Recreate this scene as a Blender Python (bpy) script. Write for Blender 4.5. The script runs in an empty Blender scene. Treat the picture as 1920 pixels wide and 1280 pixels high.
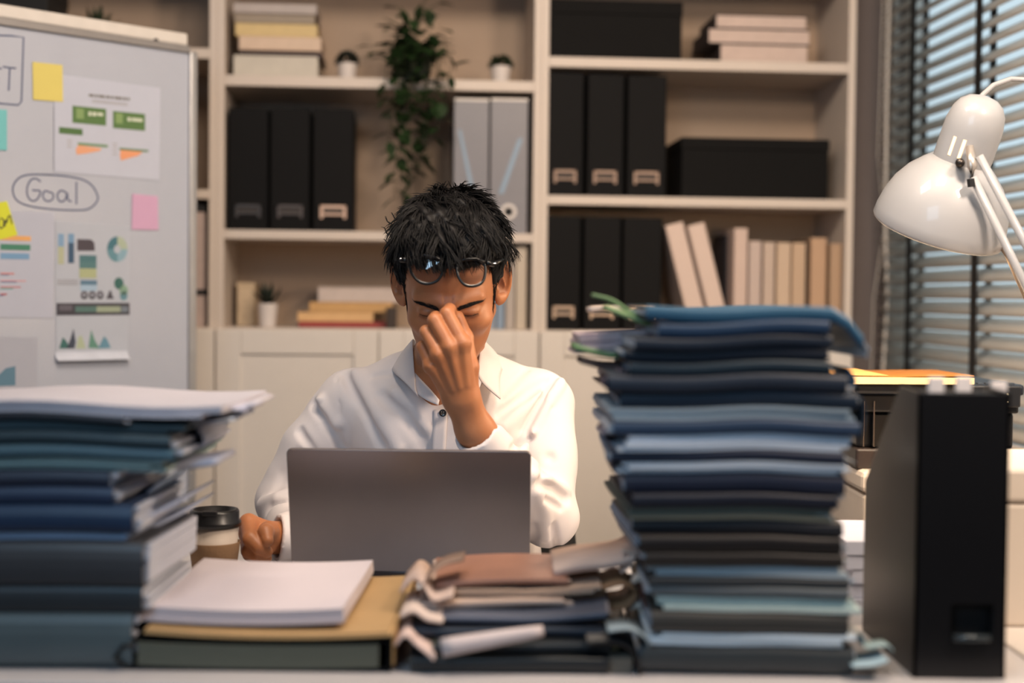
import bpy, math, random
import numpy as np
from mathutils import Vector, Matrix, Euler
random.seed(7)
C = bpy.context.scene.collection
PI = math.pi
# ------------------------------------------------------------------ camera
FPX = 2667.0
CAM = Vector((0, 0, 1.165))
pit = math.atan(80 / FPX); rol = math.radians(0.6)
F_ = Vector((0, math.cos(pit), -math.sin(pit)))
R0 = Vector((1, 0, 0)); U0 = Vector((0, math.sin(pit), math.cos(pit)))
R_ = R0 * math.cos(rol) + U0 * math.sin(rol)
U_ = U0 * math.cos(rol) - R0 * math.sin(rol)
cd = bpy.data.cameras.new('camera'); cam = bpy.data.objects.new('camera', cd); C.objects.link(cam)
m = Matrix.Identity(4)
for i in range(3):
    m[i][0] = R_[i]; m[i][1] = U_[i]; m[i][2] = -F_[i]; m[i][3] = CAM[i]
cam.matrix_world = m
cd.sensor_width = 36; cd.lens = 36 * FPX / 1920
cd.clip_start = 0.05
cd.dof.use_dof = True; cd.dof.focus_distance = 2.32; cd.dof.aperture_fstop = 1.7
bpy.context.scene.camera = cam
vs = bpy.context.scene.view_settings
vs.view_transform = 'Standard'; vs.look = 'None'; vs.gamma = 1; vs.use_curve_mapping = False
vs.exposure = 0.0
# ------------------------------------------------------------------ world
w = bpy.data.worlds.new('world'); bpy.context.scene.world = w; w.use_nodes = True
bg = w.node_tree.nodes['Background']
bg.inputs[0].default_value = (0.60, 0.76, 0.85, 1); bg.inputs[1].default_value = 1.2
# ------------------------------------------------------------------ lights
def area(name, loc, tgt, size, power, col, sy=None):
    l = bpy.data.lights.new(name, 'AREA'); l.energy = power; l.color = col
    l.size = size
    if sy: l.shape = 'RECTANGLE'; l.size_y = sy
    o = bpy.data.objects.new(name, l); C.objects.link(o); o.location = loc
    o.rotation_euler = (Vector(tgt) - Vector(loc)).to_track_quat('-Z', 'Y').to_euler()
    return o
area('key_ceiling_light', (1.02, 1.15, 2.1), (0.0, 2.4, 1.0), 0.28, 22.5, (1, 0.80, 0.64))
area('cool_room_light', (-0.55, 0.15, 1.75), (-0.1, 1.7, 0.9), 0.8, 12, (0.50, 0.75, 1.0))
area('warm_ceiling_light', (-0.25, 1.7, 2.5), (-0.2, 3.5, 1.2), 0.5, 18.5, (1, 0.85, 0.72))
area('blind_fill_light', (0.35, 1.5, 2.5), (1.1, 2.9, 1.25), 0.3, 24, (1, 0.82, 0.64))  # added warm fill to brighten the blind, not a ceiling fitting

def hx(s):
    s = s.lstrip('#'); r = [int(s[i:i+2], 16) / 255 for i in (0, 2, 4)]
    return tuple((c / 12.92 if c <= 0.04045 else ((c + 0.055) / 1.055) ** 2.4) for c in r)
_m = {}
def mat(col, rough=0.6, metal=0.0, var=0.12, scale=30, bump=0.0, bscale=200, spec=0.5, emit=0, sheen=0, stretch=None, trans=0, sss=0, coat=0):
    key = (col, rough, metal, var, scale, bump, bscale, spec, emit, sheen, stretch, trans, sss, coat)
    if key in _m: return _m[key]
    M = bpy.data.materials.new('mat_' + col.strip('#')); M.use_nodes = True
    nt = M.node_tree; N = nt.nodes; L = nt.links; b = N['Principled BSDF']
    c = hx(col)
    tc = N.new('ShaderNodeTexCoord'); mp = N.new('ShaderNodeMapping')
    L.new(tc.outputs['Object'], mp.inputs[0])
    if stretch: mp.inputs['Scale'].default_value = stretch
    nz = N.new('ShaderNodeTexNoise'); nz.inputs['Scale'].default_value = scale; nz.inputs['Detail'].default_value = 5
    L.new(mp.outputs[0], nz.inputs['Vector'])
    mx = N.new('ShaderNodeMix'); mx.data_type = 'RGBA'
    mx.inputs[6].default_value = (*[max(0, x * (1 - var)) for x in c], 1)
    mx.inputs[7].default_value = (*[min(1, x * (1 + var)) for x in c], 1)
    L.new(nz.outputs[0], mx.inputs[0]); L.new(mx.outputs[2], b.inputs['Base Color'])
    b.inputs['Roughness'].default_value = rough; b.inputs['Metallic'].default_value = metal
    b.inputs['Specular IOR Level'].default_value = spec
    if sheen: b.inputs['Sheen Weight'].default_value = sheen
    if coat: b.inputs['Coat Weight'].default_value = coat
    if sss:
        b.inputs['Subsurface Weight'].default_value = sss
        b.inputs['Subsurface Radius'].default_value = (0.012, 0.005, 0.002); b.inputs['Subsurface Scale'].default_value = 1
    if emit:
        b.inputs['Emission Color'].default_value = (*c, 1); b.inputs['Emission Strength'].default_value = emit
    if bump:
        n2 = N.new('ShaderNodeTexNoise'); n2.inputs['Scale'].default_value = bscale
        L.new(mp.outputs[0], n2.inputs['Vector'])
        bp = N.new('ShaderNodeBump'); bp.inputs['Strength'].default_value = bump; bp.inputs['Distance'].default_value = 0.002
        L.new(n2.outputs[0], bp.inputs['Height']); L.new(bp.outputs[0], b.inputs['Normal'])
    if trans:
        tr = N.new('ShaderNodeBsdfTranslucent'); tr.inputs[0].default_value = (*c, 1)
        ms = N.new('ShaderNodeMixShader'); ms.inputs[0].default_value = trans
        L.new(b.outputs[0], ms.inputs[1]); L.new(tr.outputs[0], ms.inputs[2])
        L.new(ms.outputs[0], N['Material Output'].inputs[0])
    _m[key] = M
    return M
def glass_mat(tint=(1, 1, 1), gl=0.08, rough=0.02, fres=1.0):
    M = bpy.data.materials.new('mat_glass'); M.use_nodes = True; nt = M.node_tree; N = nt.nodes; L = nt.links
    N.remove(N['Principled BSDF'])
    t = N.new('ShaderNodeBsdfTransparent'); t.inputs[0].default_value = (*tint, 1)
    g = N.new('ShaderNodeBsdfGlossy'); g.inputs['Roughness'].default_value = rough
    fr = N.new('ShaderNodeFresnel'); fr.inputs[0].default_value = 1.45
    ad = N.new('ShaderNodeMath'); ad.operation = 'MULTIPLY_ADD'; ad.inputs[1].default_value = fres; ad.inputs[2].default_value = gl; L.new(fr.outputs[0], ad.inputs[0])
    ms = N.new('ShaderNodeMixShader'); L.new(ad.outputs[0], ms.inputs[0]); L.new(t.outputs[0], ms.inputs[1]); L.new(g.outputs[0], ms.inputs[2])
    L.new(ms.outputs[0], N['Material Output'].inputs[0])
    return M

# ------------------------------------------------------------------ pixel -> world
def ray(px, py): return F_ + R_ * ((px - 960) / FPX) + U_ * ((640 - py) / FPX)
def P(px, py, d):
    r = ray(px, py); return CAM + r * (d / r.y)
def PX(px, d, z=None):
    return P(px, 560, d).x
AN = math.radians(4.5); RO = Vector((0, 3.62, 0))
EU = Vector((math.cos(AN), math.sin(AN), 0)); EV = Vector((-math.sin(AN), math.cos(AN), 0))
def RW(u, v, z): return RO + EU * u + EV * v + Vector((0, 0, z))
def RU(px, py, v=0.0):
    r = ray(px, py); t = (v - (CAM - RO).dot(EV)) / r.dot(EV); p = CAM + r * t - RO
    return p.dot(EU), p.z
# ------------------------------------------------------------------ mesh builder
class G:
    def __init__(s): s.v = []; s.f = []
    def add(s, vs, fs, M=None):
        n = len(s.v)
        for p in vs:
            p = Vector(p); s.v.append(tuple(M @ p if M else p))
        s.f += [tuple(i + n for i in f) for f in fs]
        return s
    def box(s, x0, x1, y0, y1, z0, z1, M=None):
        vs = [(x, y, z) for z in (z0, z1) for y in (y0, y1) for x in (x0, x1)]
        return s.add(vs, [(0, 2, 3, 1), (4, 5, 7, 6), (0, 1, 5, 4), (2, 6, 7, 3), (0, 4, 6, 2), (1, 3, 7, 5)], M)
    def prism(s, poly, h0, h1, M=None):   # poly in (x,z), extruded in y
        n = len(poly)
        vs = [(x, h0, z) for x, z in poly] + [(x, h1, z) for x, z in poly]
        fs = [tuple(range(n)), tuple(range(2 * n - 1, n - 1, -1))] + [(i, i + n, (i + 1) % n + n, (i + 1) % n) for i in range(n)]
        return s.add(vs, fs, M)
    def tube(s, pts, r, n=8, cap=True):
        pts = [Vector(p) for p in pts]; rs = r if isinstance(r, (list, tuple)) else [r] * len(pts)
        base = len(s.v); up = Vector((0, 0, 1))
        for i, p in enumerate(pts):
            t = (pts[min(i + 1, len(pts) - 1)] - pts[max(i - 1, 0)]).normalized()
            a = t.cross(up)
            if a.length < 0.05: a = t.cross(Vector((0, 1, 0)))
            a.normalize(); b = t.cross(a)
            for k in range(n):
                th = 2 * PI * k / n; s.v.append(tuple(p + (a * math.cos(th) + b * math.sin(th)) * rs[i]))
        for i in range(len(pts) - 1):
            for k in range(n):
                s.f.append((base + i * n + k, base + i * n + (k + 1) % n, base + (i + 1) * n + (k + 1) % n, base + (i + 1) * n + k))
        if cap:
            s.f.append(tuple(base + k for k in range(n))[::-1]); s.f.append(tuple(base + (len(pts) - 1) * n + k for k in range(n)))
        return s
    def lathe(s, prof, n=32, M=None, closed=False):
        vs = []; fs = []
        for r, z in prof:
            for k in range(n): vs.append((r * math.cos(2 * PI * k / n), r * math.sin(2 * PI * k / n), z))
        m_ = len(prof)
        for i in range(m_ if closed else m_ - 1):
            j = (i + 1) % m_
            for k in range(n): fs.append((i * n + k, i * n + (k + 1) % n, j * n + (k + 1) % n, j * n + k))
        return s.add(vs, fs, M)
    def sheet(s, x0, x1, y0, y1, z0, z1, fn=None, nx=12, ny=8, M=None):
        vs = []; fs = []
        for lev, z in ((0, z0), (1, z1)):
            for j in range(ny + 1):
                for i in range(nx + 1):
                    x = x0 + (x1 - x0) * i / nx; y = y0 + (y1 - y0) * j / ny
                    vs.append((x, y, z + (fn(x, y) if fn else 0)))
        k = (nx + 1) * (ny + 1); I = lambda i, j, l: l * k + j * (nx + 1) + i
        for j in range(ny):
            for i in range(nx):
                fs.append((I(i, j, 0), I(i, j + 1, 0), I(i + 1, j + 1, 0), I(i + 1, j, 0)))
                fs.append((I(i, j, 1), I(i + 1, j, 1), I(i + 1, j + 1, 1), I(i, j + 1, 1)))
        for i in range(nx):
            fs.append((I(i, 0, 0), I(i + 1, 0, 0), I(i + 1, 0, 1), I(i, 0, 1))); fs.append((I(i, ny, 0), I(i, ny, 1), I(i + 1, ny, 1), I(i + 1, ny, 0)))
        for j in range(ny):
            fs.append((I(0, j, 0), I(0, j, 1), I(0, j + 1, 1), I(0, j + 1, 0))); fs.append((I(nx, j, 0), I(nx, j + 1, 0), I(nx, j + 1, 1), I(nx, j, 1)))
        return s.add(vs, fs, M)
    def build(s, name, mt, parent=None, bevel=0, smooth=False, loc=None, rz=0):
        me = bpy.data.meshes.new(name); me.from_pydata(s.v, [], s.f); me.update()
        if smooth: me.polygons.foreach_set('use_smooth', [True] * len(me.polygons))
        me.materials.append(mt)
        o = bpy.data.objects.new(name, me); C.objects.link(o)
        if parent: o.parent = parent
        if loc is not None: o.location = loc
        if rz: o.rotation_euler = (0, 0, rz)
        if bevel:
            b = o.modifiers.new('bevel', 'BEVEL'); b.width = bevel; b.segments = 2; b.limit_method = 'ANGLE'
        return o
def thing(name, label, cat, loc=(0, 0, 0), rz=0, group=None):
    o = bpy.data.objects.new(name, None); C.objects.link(o); o.location = loc; o.rotation_euler = (0, 0, rz)
    o.empty_display_size = 0.05
    return tag(o, label, cat, group)
def tag(o, label, cat, group=None):
    o['label'] = label; o['category'] = cat
    if group: o['group'] = group
    return o
def struct(o): o['kind'] = 'structure'; return o
def rthing(name, label, cat, px, py, v, group=None, u=None, z=None, rz=0):
    uu, zz = RU(px, py, v) if px is not None else (u, z)
    if z is not None: zz = z
    return thing(name, label, cat, RW(uu, v, zz), AN + rz, group)

# ================================================================== SHELL
WALL = mat('#8d827c', 0.9, var=0.05, bump=0.05)
WHITE = mat('#d8cdc4', 0.55, var=0.03)
uR = RU(1652, 560, 0.33)[0] + 0.02     # right wall plane
uL = -2.6; vB = 0.34; vF = -5.2; H = 2.65
struct(G().box(uL, uR, vF, vB, -0.1, 0).build('floor', mat('#6f675f', 0.5, var=0.2, scale=4), loc=RO, rz=AN))
struct(G().box(uL, uR, vF, vB, H, H + 0.1).build('ceiling', mat('#b9b2a8', 0.9), loc=RO, rz=AN))
struct(G().box(uL - 0.1, uR + 0.1, vB, vB + 0.1, 0, H).build('wall_back', mat('#6e6360', 0.9, var=0.05), loc=RO, rz=AN))
struct(G().box(uL - 0.1, uL, vF, vB, 0, H).build('wall_left', WALL, loc=RO, rz=AN))
struct(G().box(uL - 0.1, uR + 0.1, vF - 0.1, vF, 0, H).build('wall_front', mat('#5a6470', 0.9), loc=RO, rz=AN))
wv0, wv1, wz0, wz1 = -2.35, 0.285, 0.84, 2.25
g = G()
g.box(uR, uR + 0.06, vF, wv0, 0, H); g.box(uR, uR + 0.06, wv1, vB, 0, H)
g.box(uR, uR + 0.06, wv0, wv1, 0, wz0); g.box(uR, uR + 0.06, wv0, wv1, wz1, H)
struct(g.build('wall_right', WALL, loc=RO, rz=AN))
wn = bpy.data.objects.new('window_1', None); C.objects.link(wn); wn.location = RO; wn.rotation_euler = (0, 0, AN); struct(wn)
FR = mat('#cfc8c0', 0.4)
g = G(); fw = 0.045
g.box(uR + 0.02, uR + 0.05, wv0, wv0 + fw, wz0, wz1); g.box(uR + 0.02, uR + 0.05, wv1 - fw, wv1, wz0, wz1)
g.box(uR + 0.02, uR + 0.05, wv0, wv1, wz0, wz0 + fw); g.box(uR + 0.02, uR + 0.05, wv0, wv1, wz1 - fw, wz1)
g.box(uR + 0.02, uR + 0.05, -1.08, -1.03, wz0, wz1)
g.build('window_frame', FR, wn, 0.003)
WG = glass_mat(gl=0.02, fres=0.15)
G().box(uR + 0.033, uR + 0.038, wv0 + fw, -1.08, wz0 + fw, wz1 - fw).build('window_pane', WG, wn)
G().box(uR + 0.033, uR + 0.038, -1.03, wv1 - fw, wz0 + fw, wz1 - fw).build('window_pane', WG, wn)
# casing (white trim round the opening)
g = G(); g.box(uR - 0.012, uR, wv1, wv1 + 0.05, wz0 - 0.05, wz1 + 0.05); g.box(uR - 0.012, uR, wv0, wv1, wz1, wz1 + 0.05)
struct(g.build('trim_1', mat('#c9beb2', 0.5), loc=RO, rz=AN))
struct(G().box(uR - 0.03, uR + 0.02, wv0 - 0.03, wv1 + 0.05, wz0 - 0.03, wz0).build('trim_2', mat('#d8d0c8', 0.5), loc=RO, rz=AN, bevel=0.004))
struct(G().box(0.93, uR, vB - 0.012, vB, 0, 0.08).build('baseboard_back', FR, loc=RO, rz=AN))
struct(G().box(uR - 0.012, uR, vF, vB - 0.02, 0, 0.08).build('baseboard_right', FR, loc=RO, rz=AN))
# ---- venetian blind
bl = thing('venetian_blind', 'white horizontal slat blind with black ladder tapes hanging over the window', 'blind', RW(uR - 0.035, 0, 0), AN)
sw = 0.0455; tilt = math.radians(50); pitch = 0.0385
SL = mat('#ece5dc', 0.35, var=0.03, trans=0.3)
g = G(); n = 5; vs = []; fs = []
c, s_ = math.cos(tilt), math.sin(tilt)
vb0, vb1 = -2.25, 0.27
for yy in (vb0, vb1):
    for k in range(n + 1):
        t = (k / n - 0.5) * sw; cr = 0.003 * (1 - (2 * k / n - 1) ** 2)
        vs.append((t * c - cr * s_, yy, t * s_ + cr * c))
for k in range(n): fs.append((k, k + 1, k + n + 2, k + n + 1))
g.add(vs, fs)
zt = 2.28; zb = 0.885; k = 0; slat0 = None
z = zb
while z < zt:
    if slat0 is None:
        slat0 = g.build('slat', SL, bl, smooth=True)
        sm = slat0.modifiers.new('s', 'SOLIDIFY'); sm.thickness = 0.0008; o = slat0
    else:
        o = slat0.copy(); C.objects.link(o)
    o.location = (0, 0, z); z += pitch
G().box(-0.014, 0.014, vb0, vb1, zb - 0.045, zb - 0.027).build('bottom_rail', mat('#d0c6bb', 0.4), bl, 0.003)
G().box(-0.02, 0.02, vb0, vb1, zt, zt + 0.045).build('head_rail', mat('#d0c6bb', 0.4), bl, 0.003)
BLK = mat('#0b0b0d', 0.7)
lad = [0.012]
tp = [RU(1706, 560, 0)[0]]
def vpx(px, u):     # v of point on plane u seen at pixel px (horizon)
    r = ray(px, 560); t = (u - (CAM - RO).dot(EU)) / r.dot(EU); return (CAM + r * t - RO).dot(EV)
for px in (1705, 1828):
    v = vpx(px, uR - 0.035 - 0.014); 
    for sgn, nm in ((-1, 'front'), (1, 'back')):
        x = sgn * 0.0175
        G().box(x - 0.0006, x + 0.0006, v - 0.019, v + 0.019, zb - 0.03, zt).build('ladder_tape', BLK, bl)
    g = G(); z = zb
    while z < zt:
        for dv in (-0.007, 0.007):
            g.tube([(-0.0175, v + dv, z - 0.018), (-0.008, v + dv, z - 0.013), (0.0, v + dv, z - 0.004), (0.0175, v + dv, z + 0.010)], 0.0014, 4)
        z += pitch
    o = g.build('ladder_rung', BLK, bl); o['kind'] = 'stuff'
v = vpx(2300, uR - 0.035)
for x in (-0.0175, 0.0175): G().box(x - 0.0006, x + 0.0006, v - 0.019, v + 0.019, zb - 0.03, zt).build('ladder_tape', BLK, bl)
# pull cords on the casing
cordm = mat('#d8cfc5', 0.7)
def cordpts(pxs, v):
    out = []
    for px, py in pxs:
        u, z = RU(px, py, v); out.append(RW(u, v, z))
    return out
pts = cordpts([(1659, -60), (1654, 60), (1650, 190), (1646, 290), (1652, 350), (1660, 420), (1650, 480), (1638, 560), (1634, 690), (1634, 800)], 0.24)
tag(G().tube(pts, 0.0016, 6).build('pull_cord', cordm, smooth=True), 'thin white looping blind pull cord hanging beside the window casing', 'cord')
pts = cordpts([(1668, -60), (1662, 200), (1660, 420), (1664, 560), (1655, 700), (1652, 860)], 0.22)
tag(G().tube(pts, 0.0045, 8).build('tilt_wand', mat('#cfc6bd', 0.5), smooth=True), 'white tilt wand of the blind hanging at the far window edge', 'wand')

# ================================================================== BOOKCASES
BK = mat('#c2b5aa', 0.5, var=0.03); BKB = mat('#a08a76', 0.65, var=0.04)
bcabs = []
def shelfz(px, ya, yb): return RU(px, yb)[1], RU(px, ya)[1]
def bookcase(u0, u1, shelves, label):
    t = thing('bookcase', label, 'bookcase', RW(u0, 0, 0), AN, 'white bookcases along the back wall')
    W = u1 - u0; T = 0.019; D = 0.30
    G().box(0, T, 0, D, 0, 2.35).build('side_panel', BK, t, 0.0015)
    G().box(W - T, W, 0, D, 0, 2.35).build('side_panel', BK, t, 0.0015)
    G().box(T, W - T, D - 0.008, D, 0.06, 2.35).build('back_panel', BKB, t)
    for z0, z1 in shelves + [(0.06, 0.08), (2.33, 2.35), (0.5, 0.52)]:
        dd = 0.02 if abs(z0 - 0.5) < 0.01 else 0.0
        G().box(T, W - T, dd, D - 0.008, z0, z1).build('shelf', BK, t, 0.0015)
    G().box(T, W - T, 0.02, 0.035, 0, 0.06).build('plinth', BK, t)
    top = shelves[0][1] - 0.004
    h = (W - 0.006) / 2
    for i in (0, 1):
        x0 = 0.002 + i * (h + 0.002); x1 = x0 + h; fr = 0.062
        z0 = 0.065
        g = G(); g.box(x0, x0 + fr, -0.02, -0.001, z0, top); g.box(x1 - fr, x1, -0.02, -0.001, z0, top)
        g.box(x0 + fr, x1 - fr, -0.02, -0.001, top - fr, top); g.box(x0 + fr, x1 - fr, -0.02, -0.001, z0, z0 + fr)
        d = g.build('door', mat('#cbc3bb', 0.45, var=0.03), t, 0.0025)
        G().box(x0 + fr, x1 - fr, -0.012, -0.002, z0 + fr, top - fr).build('door_panel', mat('#cbc3bb', 0.5, var=0.03), d)
        xk = x1 - 0.03 if i == 0 else x0 + 0.03
        G().lathe([(0, -0.046), (0.009, -0.045), (0.013, -0.04), (0.012, -0.034), (0.005, -0.03), (0.005, -0.02)], 16,
                  Matrix.Translation((xk, 0, top - 0.30)) @ Matrix.Rotation(-PI / 2, 4, 'X') ).build('knob', mat('#b8b4ae', 0.25, 0.9), d, smooth=True)
    return t
uA = RU(405, 560)[0]; uB = RU(1011, 560)[0]; uC = RU(1597, 560)[0]
sl = [shelfz(710, 616, 630), shelfz(710, 434, 451), shelfz(710, 146, 166)]
sr = [shelfz(1300, 618, 632), shelfz(1300, 370, 387), shelfz(1300, 112, 131)]
TOPZ = sl[0][1] + 0.0006
sr[0] = sl[0]
bookcase(uA, uB, sl + [(2.0, 2.02)], 'white bookcase behind the seated man, with a trailing plant on it')
bookcase(uB, uC, sr + [(2.0, 2.02)], 'white bookcase at the right, next to the brown wall and window')
bookcase(uA - 0.82, uA, sr + [(2.0, 2.02)], 'white bookcase mostly hidden behind the whiteboard at the left')
ZL = {0: sl[0][1] + .0005, 1: sl[1][1] + .0005, 2: sl[2][1] + .0005}; ZR = {0: sr[0][1] + .0005, 1: sr[1][1] + .0005, 2: sr[2][1] + .0005}

BLACKF = mat('#050405', 0.7, var=0.15, bump=0.1, spec=0.18)
HOLD = mat('#5a4d46', 0.4, 0.5)
def magfile(px0, px1, pytop, z, v, label, group, depth=0.25, holder=True, mt=None, bright=None):
    u0 = RU(px0, pytop, v)[0]; u1, zt_ = RU(px1, pytop, v); W = u1 - u0 - 0.002; Hh = zt_ - z
    t = thing('magazine_file', label, 'magazine file', RW(u0, v, z), AN, group)
    mt = mt or BLACKF; T = 0.003
    f = G().box(0, W, 0, T, 0, Hh).build('front_panel', mt, t, 0.001)
    pr = [(0.0, 0), (depth, 0), (depth, Hh * 0.99), (depth * 0.55, Hh), (0, Hh)]
    for x in (0, W - T):
        g = G(); vs = [(x, y, zz) for y, zz in pr] + [(x + T, y, zz) for y, zz in pr]; n = len(pr)
        g.add(vs, [tuple(range(n))[::-1], tuple(range(n, 2 * n))] + [(i, (i + 1) % n, (i + 1) % n + n, i + n) for i in range(n)])
        g.build('side_panel', mt, t)
    G().box(T, W - T, T, depth, 0, T).build('base_panel', mt, t)
    if holder:
        # label holder: raised metal frame with finger slot below
        cx = W / 2; hw = W * 0.33; z0 = Hh * 0.10; z1 = Hh * 0.21
        g = G()
        g.box(cx - hw, cx + hw, -0.0025, 0, z1 - 0.008, z1); g.box(cx - hw, cx - hw + 0.008, -0.0025, 0, z0, z1); g.box(cx + hw - 0.008, cx + hw, -0.0025, 0, z0, z1)
        g.box(cx - hw, cx + hw, -0.0025, 0, z0 + 0.008, z0 + 0.014)
        g.build('label_holder', bright or HOLD, f, 0.0015)
        G().box(cx - hw * 0.7, cx + hw * 0.7, -0.0012, 0, z0 + 0.014, z1 - 0.009).build('label_card', mat('#2c2624', 0.7), f)
    return t
def box_thing(name, cat, label, px0, px1, pytop, z, v, depth, mt, lidmt=None, lid=0.035, group=None):
    u0 = RU(px0, pytop, v)[0]; u1, zt_ = RU(px1, pytop, v); W = u1 - u0; Hh = zt_ - z
    t = thing(name, label, cat, RW(u0, v, z), AN, group)
    G().box(0.002, W - 0.002, 0.002, depth - 0.002, 0, Hh - lid).build('body', mt, t, 0.002)
    G().box(0, W, 0, depth, Hh - lid, Hh).build('lid', lidmt or mt, t, 0.002)
    return t
# right bookcase, files
pos = ['leftmost', 'middle', 'rightmost']
for i, (a, b) in enumerate([(1029, 1096), (1103, 1172), (1178, 1252)]):
    magfile(a, b, 137 + i * 3, ZR[1], 0.012, 'black magazine file on the middle shelf right of the plant, %s of its three' % pos[i], 'black files on the middle shelf of the right bookcase', bright=mat('#857063', 0.4, 0.4))
for i, (a, b) in enumerate([(1027, 1091), (1096, 1166), (1170, 1243)]):
    magfile(a, b, 405 + i * 2, ZR[0], 0.012, 'black magazine file on the lowest open shelf beside leaning white books, %s of its three' % pos[i], 'black files on the lowest shelf of the right bookcase', bright=mat('#b39c89', 0.35, 0.3))
for i, (a, b) in enumerate([(429, 504), (508, 583), (588, 665)]):
    magfile(a, b, 203 + i, ZL[1], 0.012, 'black magazine file under the stacked books in the left bookcase, %s of its three' % pos[i], 'black files in the left bookcase', bright=mat(['#3a3432', '#4a403c', '#c9a892'][i], 0.4, 0.3))
box_thing('storage_box', 'box', 'large black lidded storage box on the top right shelf', 1031, 1281, 4, ZR[2], 0.02, 0.26, mat('#080707', 0.8, spec=0.2))
box_thing('storage_box', 'box', 'low wide black storage box on the middle right shelf', 1278, 1556, 262, ZR[1], 0.03, 0.24, mat('#070606', 0.8, spec=0.2), lid=0.03)
# clear / grey lever files near plant
GREYF = mat('#8c8a90', 0.35, var=0.05, trans=0.25); 
for i, (a, b, hole) in enumerate([(852, 917, False), (921, 990, True)]):
    u0 = RU(a, 190, 0.02)[0]; u1, zt_ = RU(b, 190, 0.02); W = u1 - u0; Hh = zt_ - ZL[1]
    t = thing('lever_file', ['translucent grey file behind the trailing plant, left of the ring-holed one', 'translucent grey file with a dark finger hole ringed in white'][i], 'file', RW(u0, 0.02, ZL[1]), AN)
    G().box(0, W, 0, 0.003, 0, Hh).build('front_panel', GREYF, t, 0.001)
    G().box(0, 0.002, 0.003, 0.25, 0, Hh).build('side_panel', GREYF, t); G().box(W - 0.002, W, 0.003, 0.25, 0, Hh).build('side_panel', GREYF, t)
    G().box(0, W, -0.001, 0.004, Hh, Hh + 0.006).build('top_edge', mat('#d3cbc4', 0.4), t)
    G().box(0.008, W - 0.008, 0.01, 0.235, 0.001, Hh * 0.93).build('papers', mat('#a9a19b', 0.8), t)
    # blue diagonal clasp ribbon
    q = [(0.01, Hh * .78), (0.018, Hh * .78), (W * .75, 0.05), (W * .62, 0.05)] if i == 0 else [(W - 0.012, Hh * .72), (W - 0.024, Hh * .72), (W * .22, Hh * .3), (W * .36, Hh * .3)]
    G().prism(q, -0.0012, 0).build('ribbon', mat('#7d93a8', 0.5), t)
    if hole:
        Mh = Matrix.Translation((W / 2, -0.001, 0.055)) @ Matrix.Rotation(PI / 2, 4, 'X')
        G().lathe([(0.010, 0), (0.013, 0.002), (0.020, 0.002), (0.021, 0)], 24, Mh, closed=True).build('ring', mat('#cfc8c4', 0.4), t, smooth=True)
        G().lathe([(0.0001, 0.0008), (0.011, 0.0008)], 24, Mh).build('finger_hole', mat('#0a0a0c', 0.8), t)

# books ------------------------------------------------------------
def book(t, w, d, h, cov, pg, spine='none', T=0.002, M=None):
    """flat lying book local origin at front-left-bottom; spine side"""
    g = G(); g.box(0, w, 0, d, 0, T, M); g.box(0, w, 0, d, h - T, h, M)
    if spine == 'front': g.box(0, w, 0, T, T, h - T, M)
    elif spine == 'left': g.box(0, T, 0, d, T, h - T, M)
    else: g.box(0, w, d - T, d, T, h - T, M)
    g.build('cover', cov, t, 0.0006)
    y0 = T if spine == 'front' else 0.003; x0 = T if spine == 'left' else 0.002
    G().box(x0, w - 0.003, y0, d - T, T, h - T, M).build('pages', pg, t)
def flatbook(px0, px1, pyt, pyb, v, d, cov, pg, label, group, spine='none', rz=0, z=None, name='book'):
    u0, z0 = RU(px0, pyb, v); u1, z1 = RU(px1, pyt, v)
    z1 = RU((px0 + px1) / 2, pyt, v)[1]; z0 = RU((px0 + px1) / 2, pyb, v)[1]
    if z is not None: z1 += 0; z0 = z
    t = thing(name, label, 'book', RW(u0, v, z0), AN + rz, group)
    book(t, u1 - u0, d, z1 - z0 - 0.0006, cov, pg, spine)
    return z1
CR = mat('#cbb9ac', 0.7); PG = mat('#bcae9f', 0.85, stretch=(1, 1, 40)); 
gL = 'books stacked on the top left shelf'
zz = ZL[2]
for (a, b, yt, yb, v, cov, pg, lab, sp) in [
    (438, 596, 104, 133, 0.03, mat('#b9b2a6', 0.6), mat('#b6afa2', 0.8), 'thick pale grey book at the bottom of the top left stack', 'front'),
    (450, 604, 96, 104, 0.04, mat('#3b2a28', 0.6), mat('#6b5850', 0.8), 'thin dark maroon book near the bottom of the top left stack', 'front'),
    (448, 602, 68, 96, 0.03, mat('#c5ad98', 0.6), mat('#c8b39f', 0.8), 'pinkish cream book under the yellow one in the top left stack', 'front'),
    (441, 595, 44, 68, 0.035, mat('#c2aa78', 0.6), mat('#c4ae88', 0.8), 'yellowish book in the middle of the top left stack', 'front'),
    (440, 590, 26, 44, 0.035, mat('#8a7d6e', 0.6), mat('#9c8c7c', 0.8), 'brownish grey book under the uppermost one of the top left stack', 'front'),
    (438, 594, 6, 26, 0.03, mat('#a49a96', 0.6), mat('#a89d98', 0.8), 'light grey book on top of the stack in the top left shelf', 'front')]:
    zz = flatbook(a, b, yt, yb, v, 0.2, cov, pg, lab, gL, sp, z=zz) 
# right top stack: open page side to viewer, dark covers
zz = ZR[2]; DK = mat('#2a2023', 0.6)
for (a, b, yt, yb, lab) in [(1350, 1516, 83, 108, 'lowest of three white books with dark covers on the top right shelf'),
                            (1328, 1520, 54, 83, 'middle and widest of three white books on the top right shelf'),
                            (1342, 1514, 28, 54, 'uppermost of three white books on the top right shelf')]:
    zz = flatbook(a, b, yt, yb, 0.03, 0.2, DK, mat('#bda99f', 0.8), lab, 'white books stacked on the top right shelf', 'left', z=zz)
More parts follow.
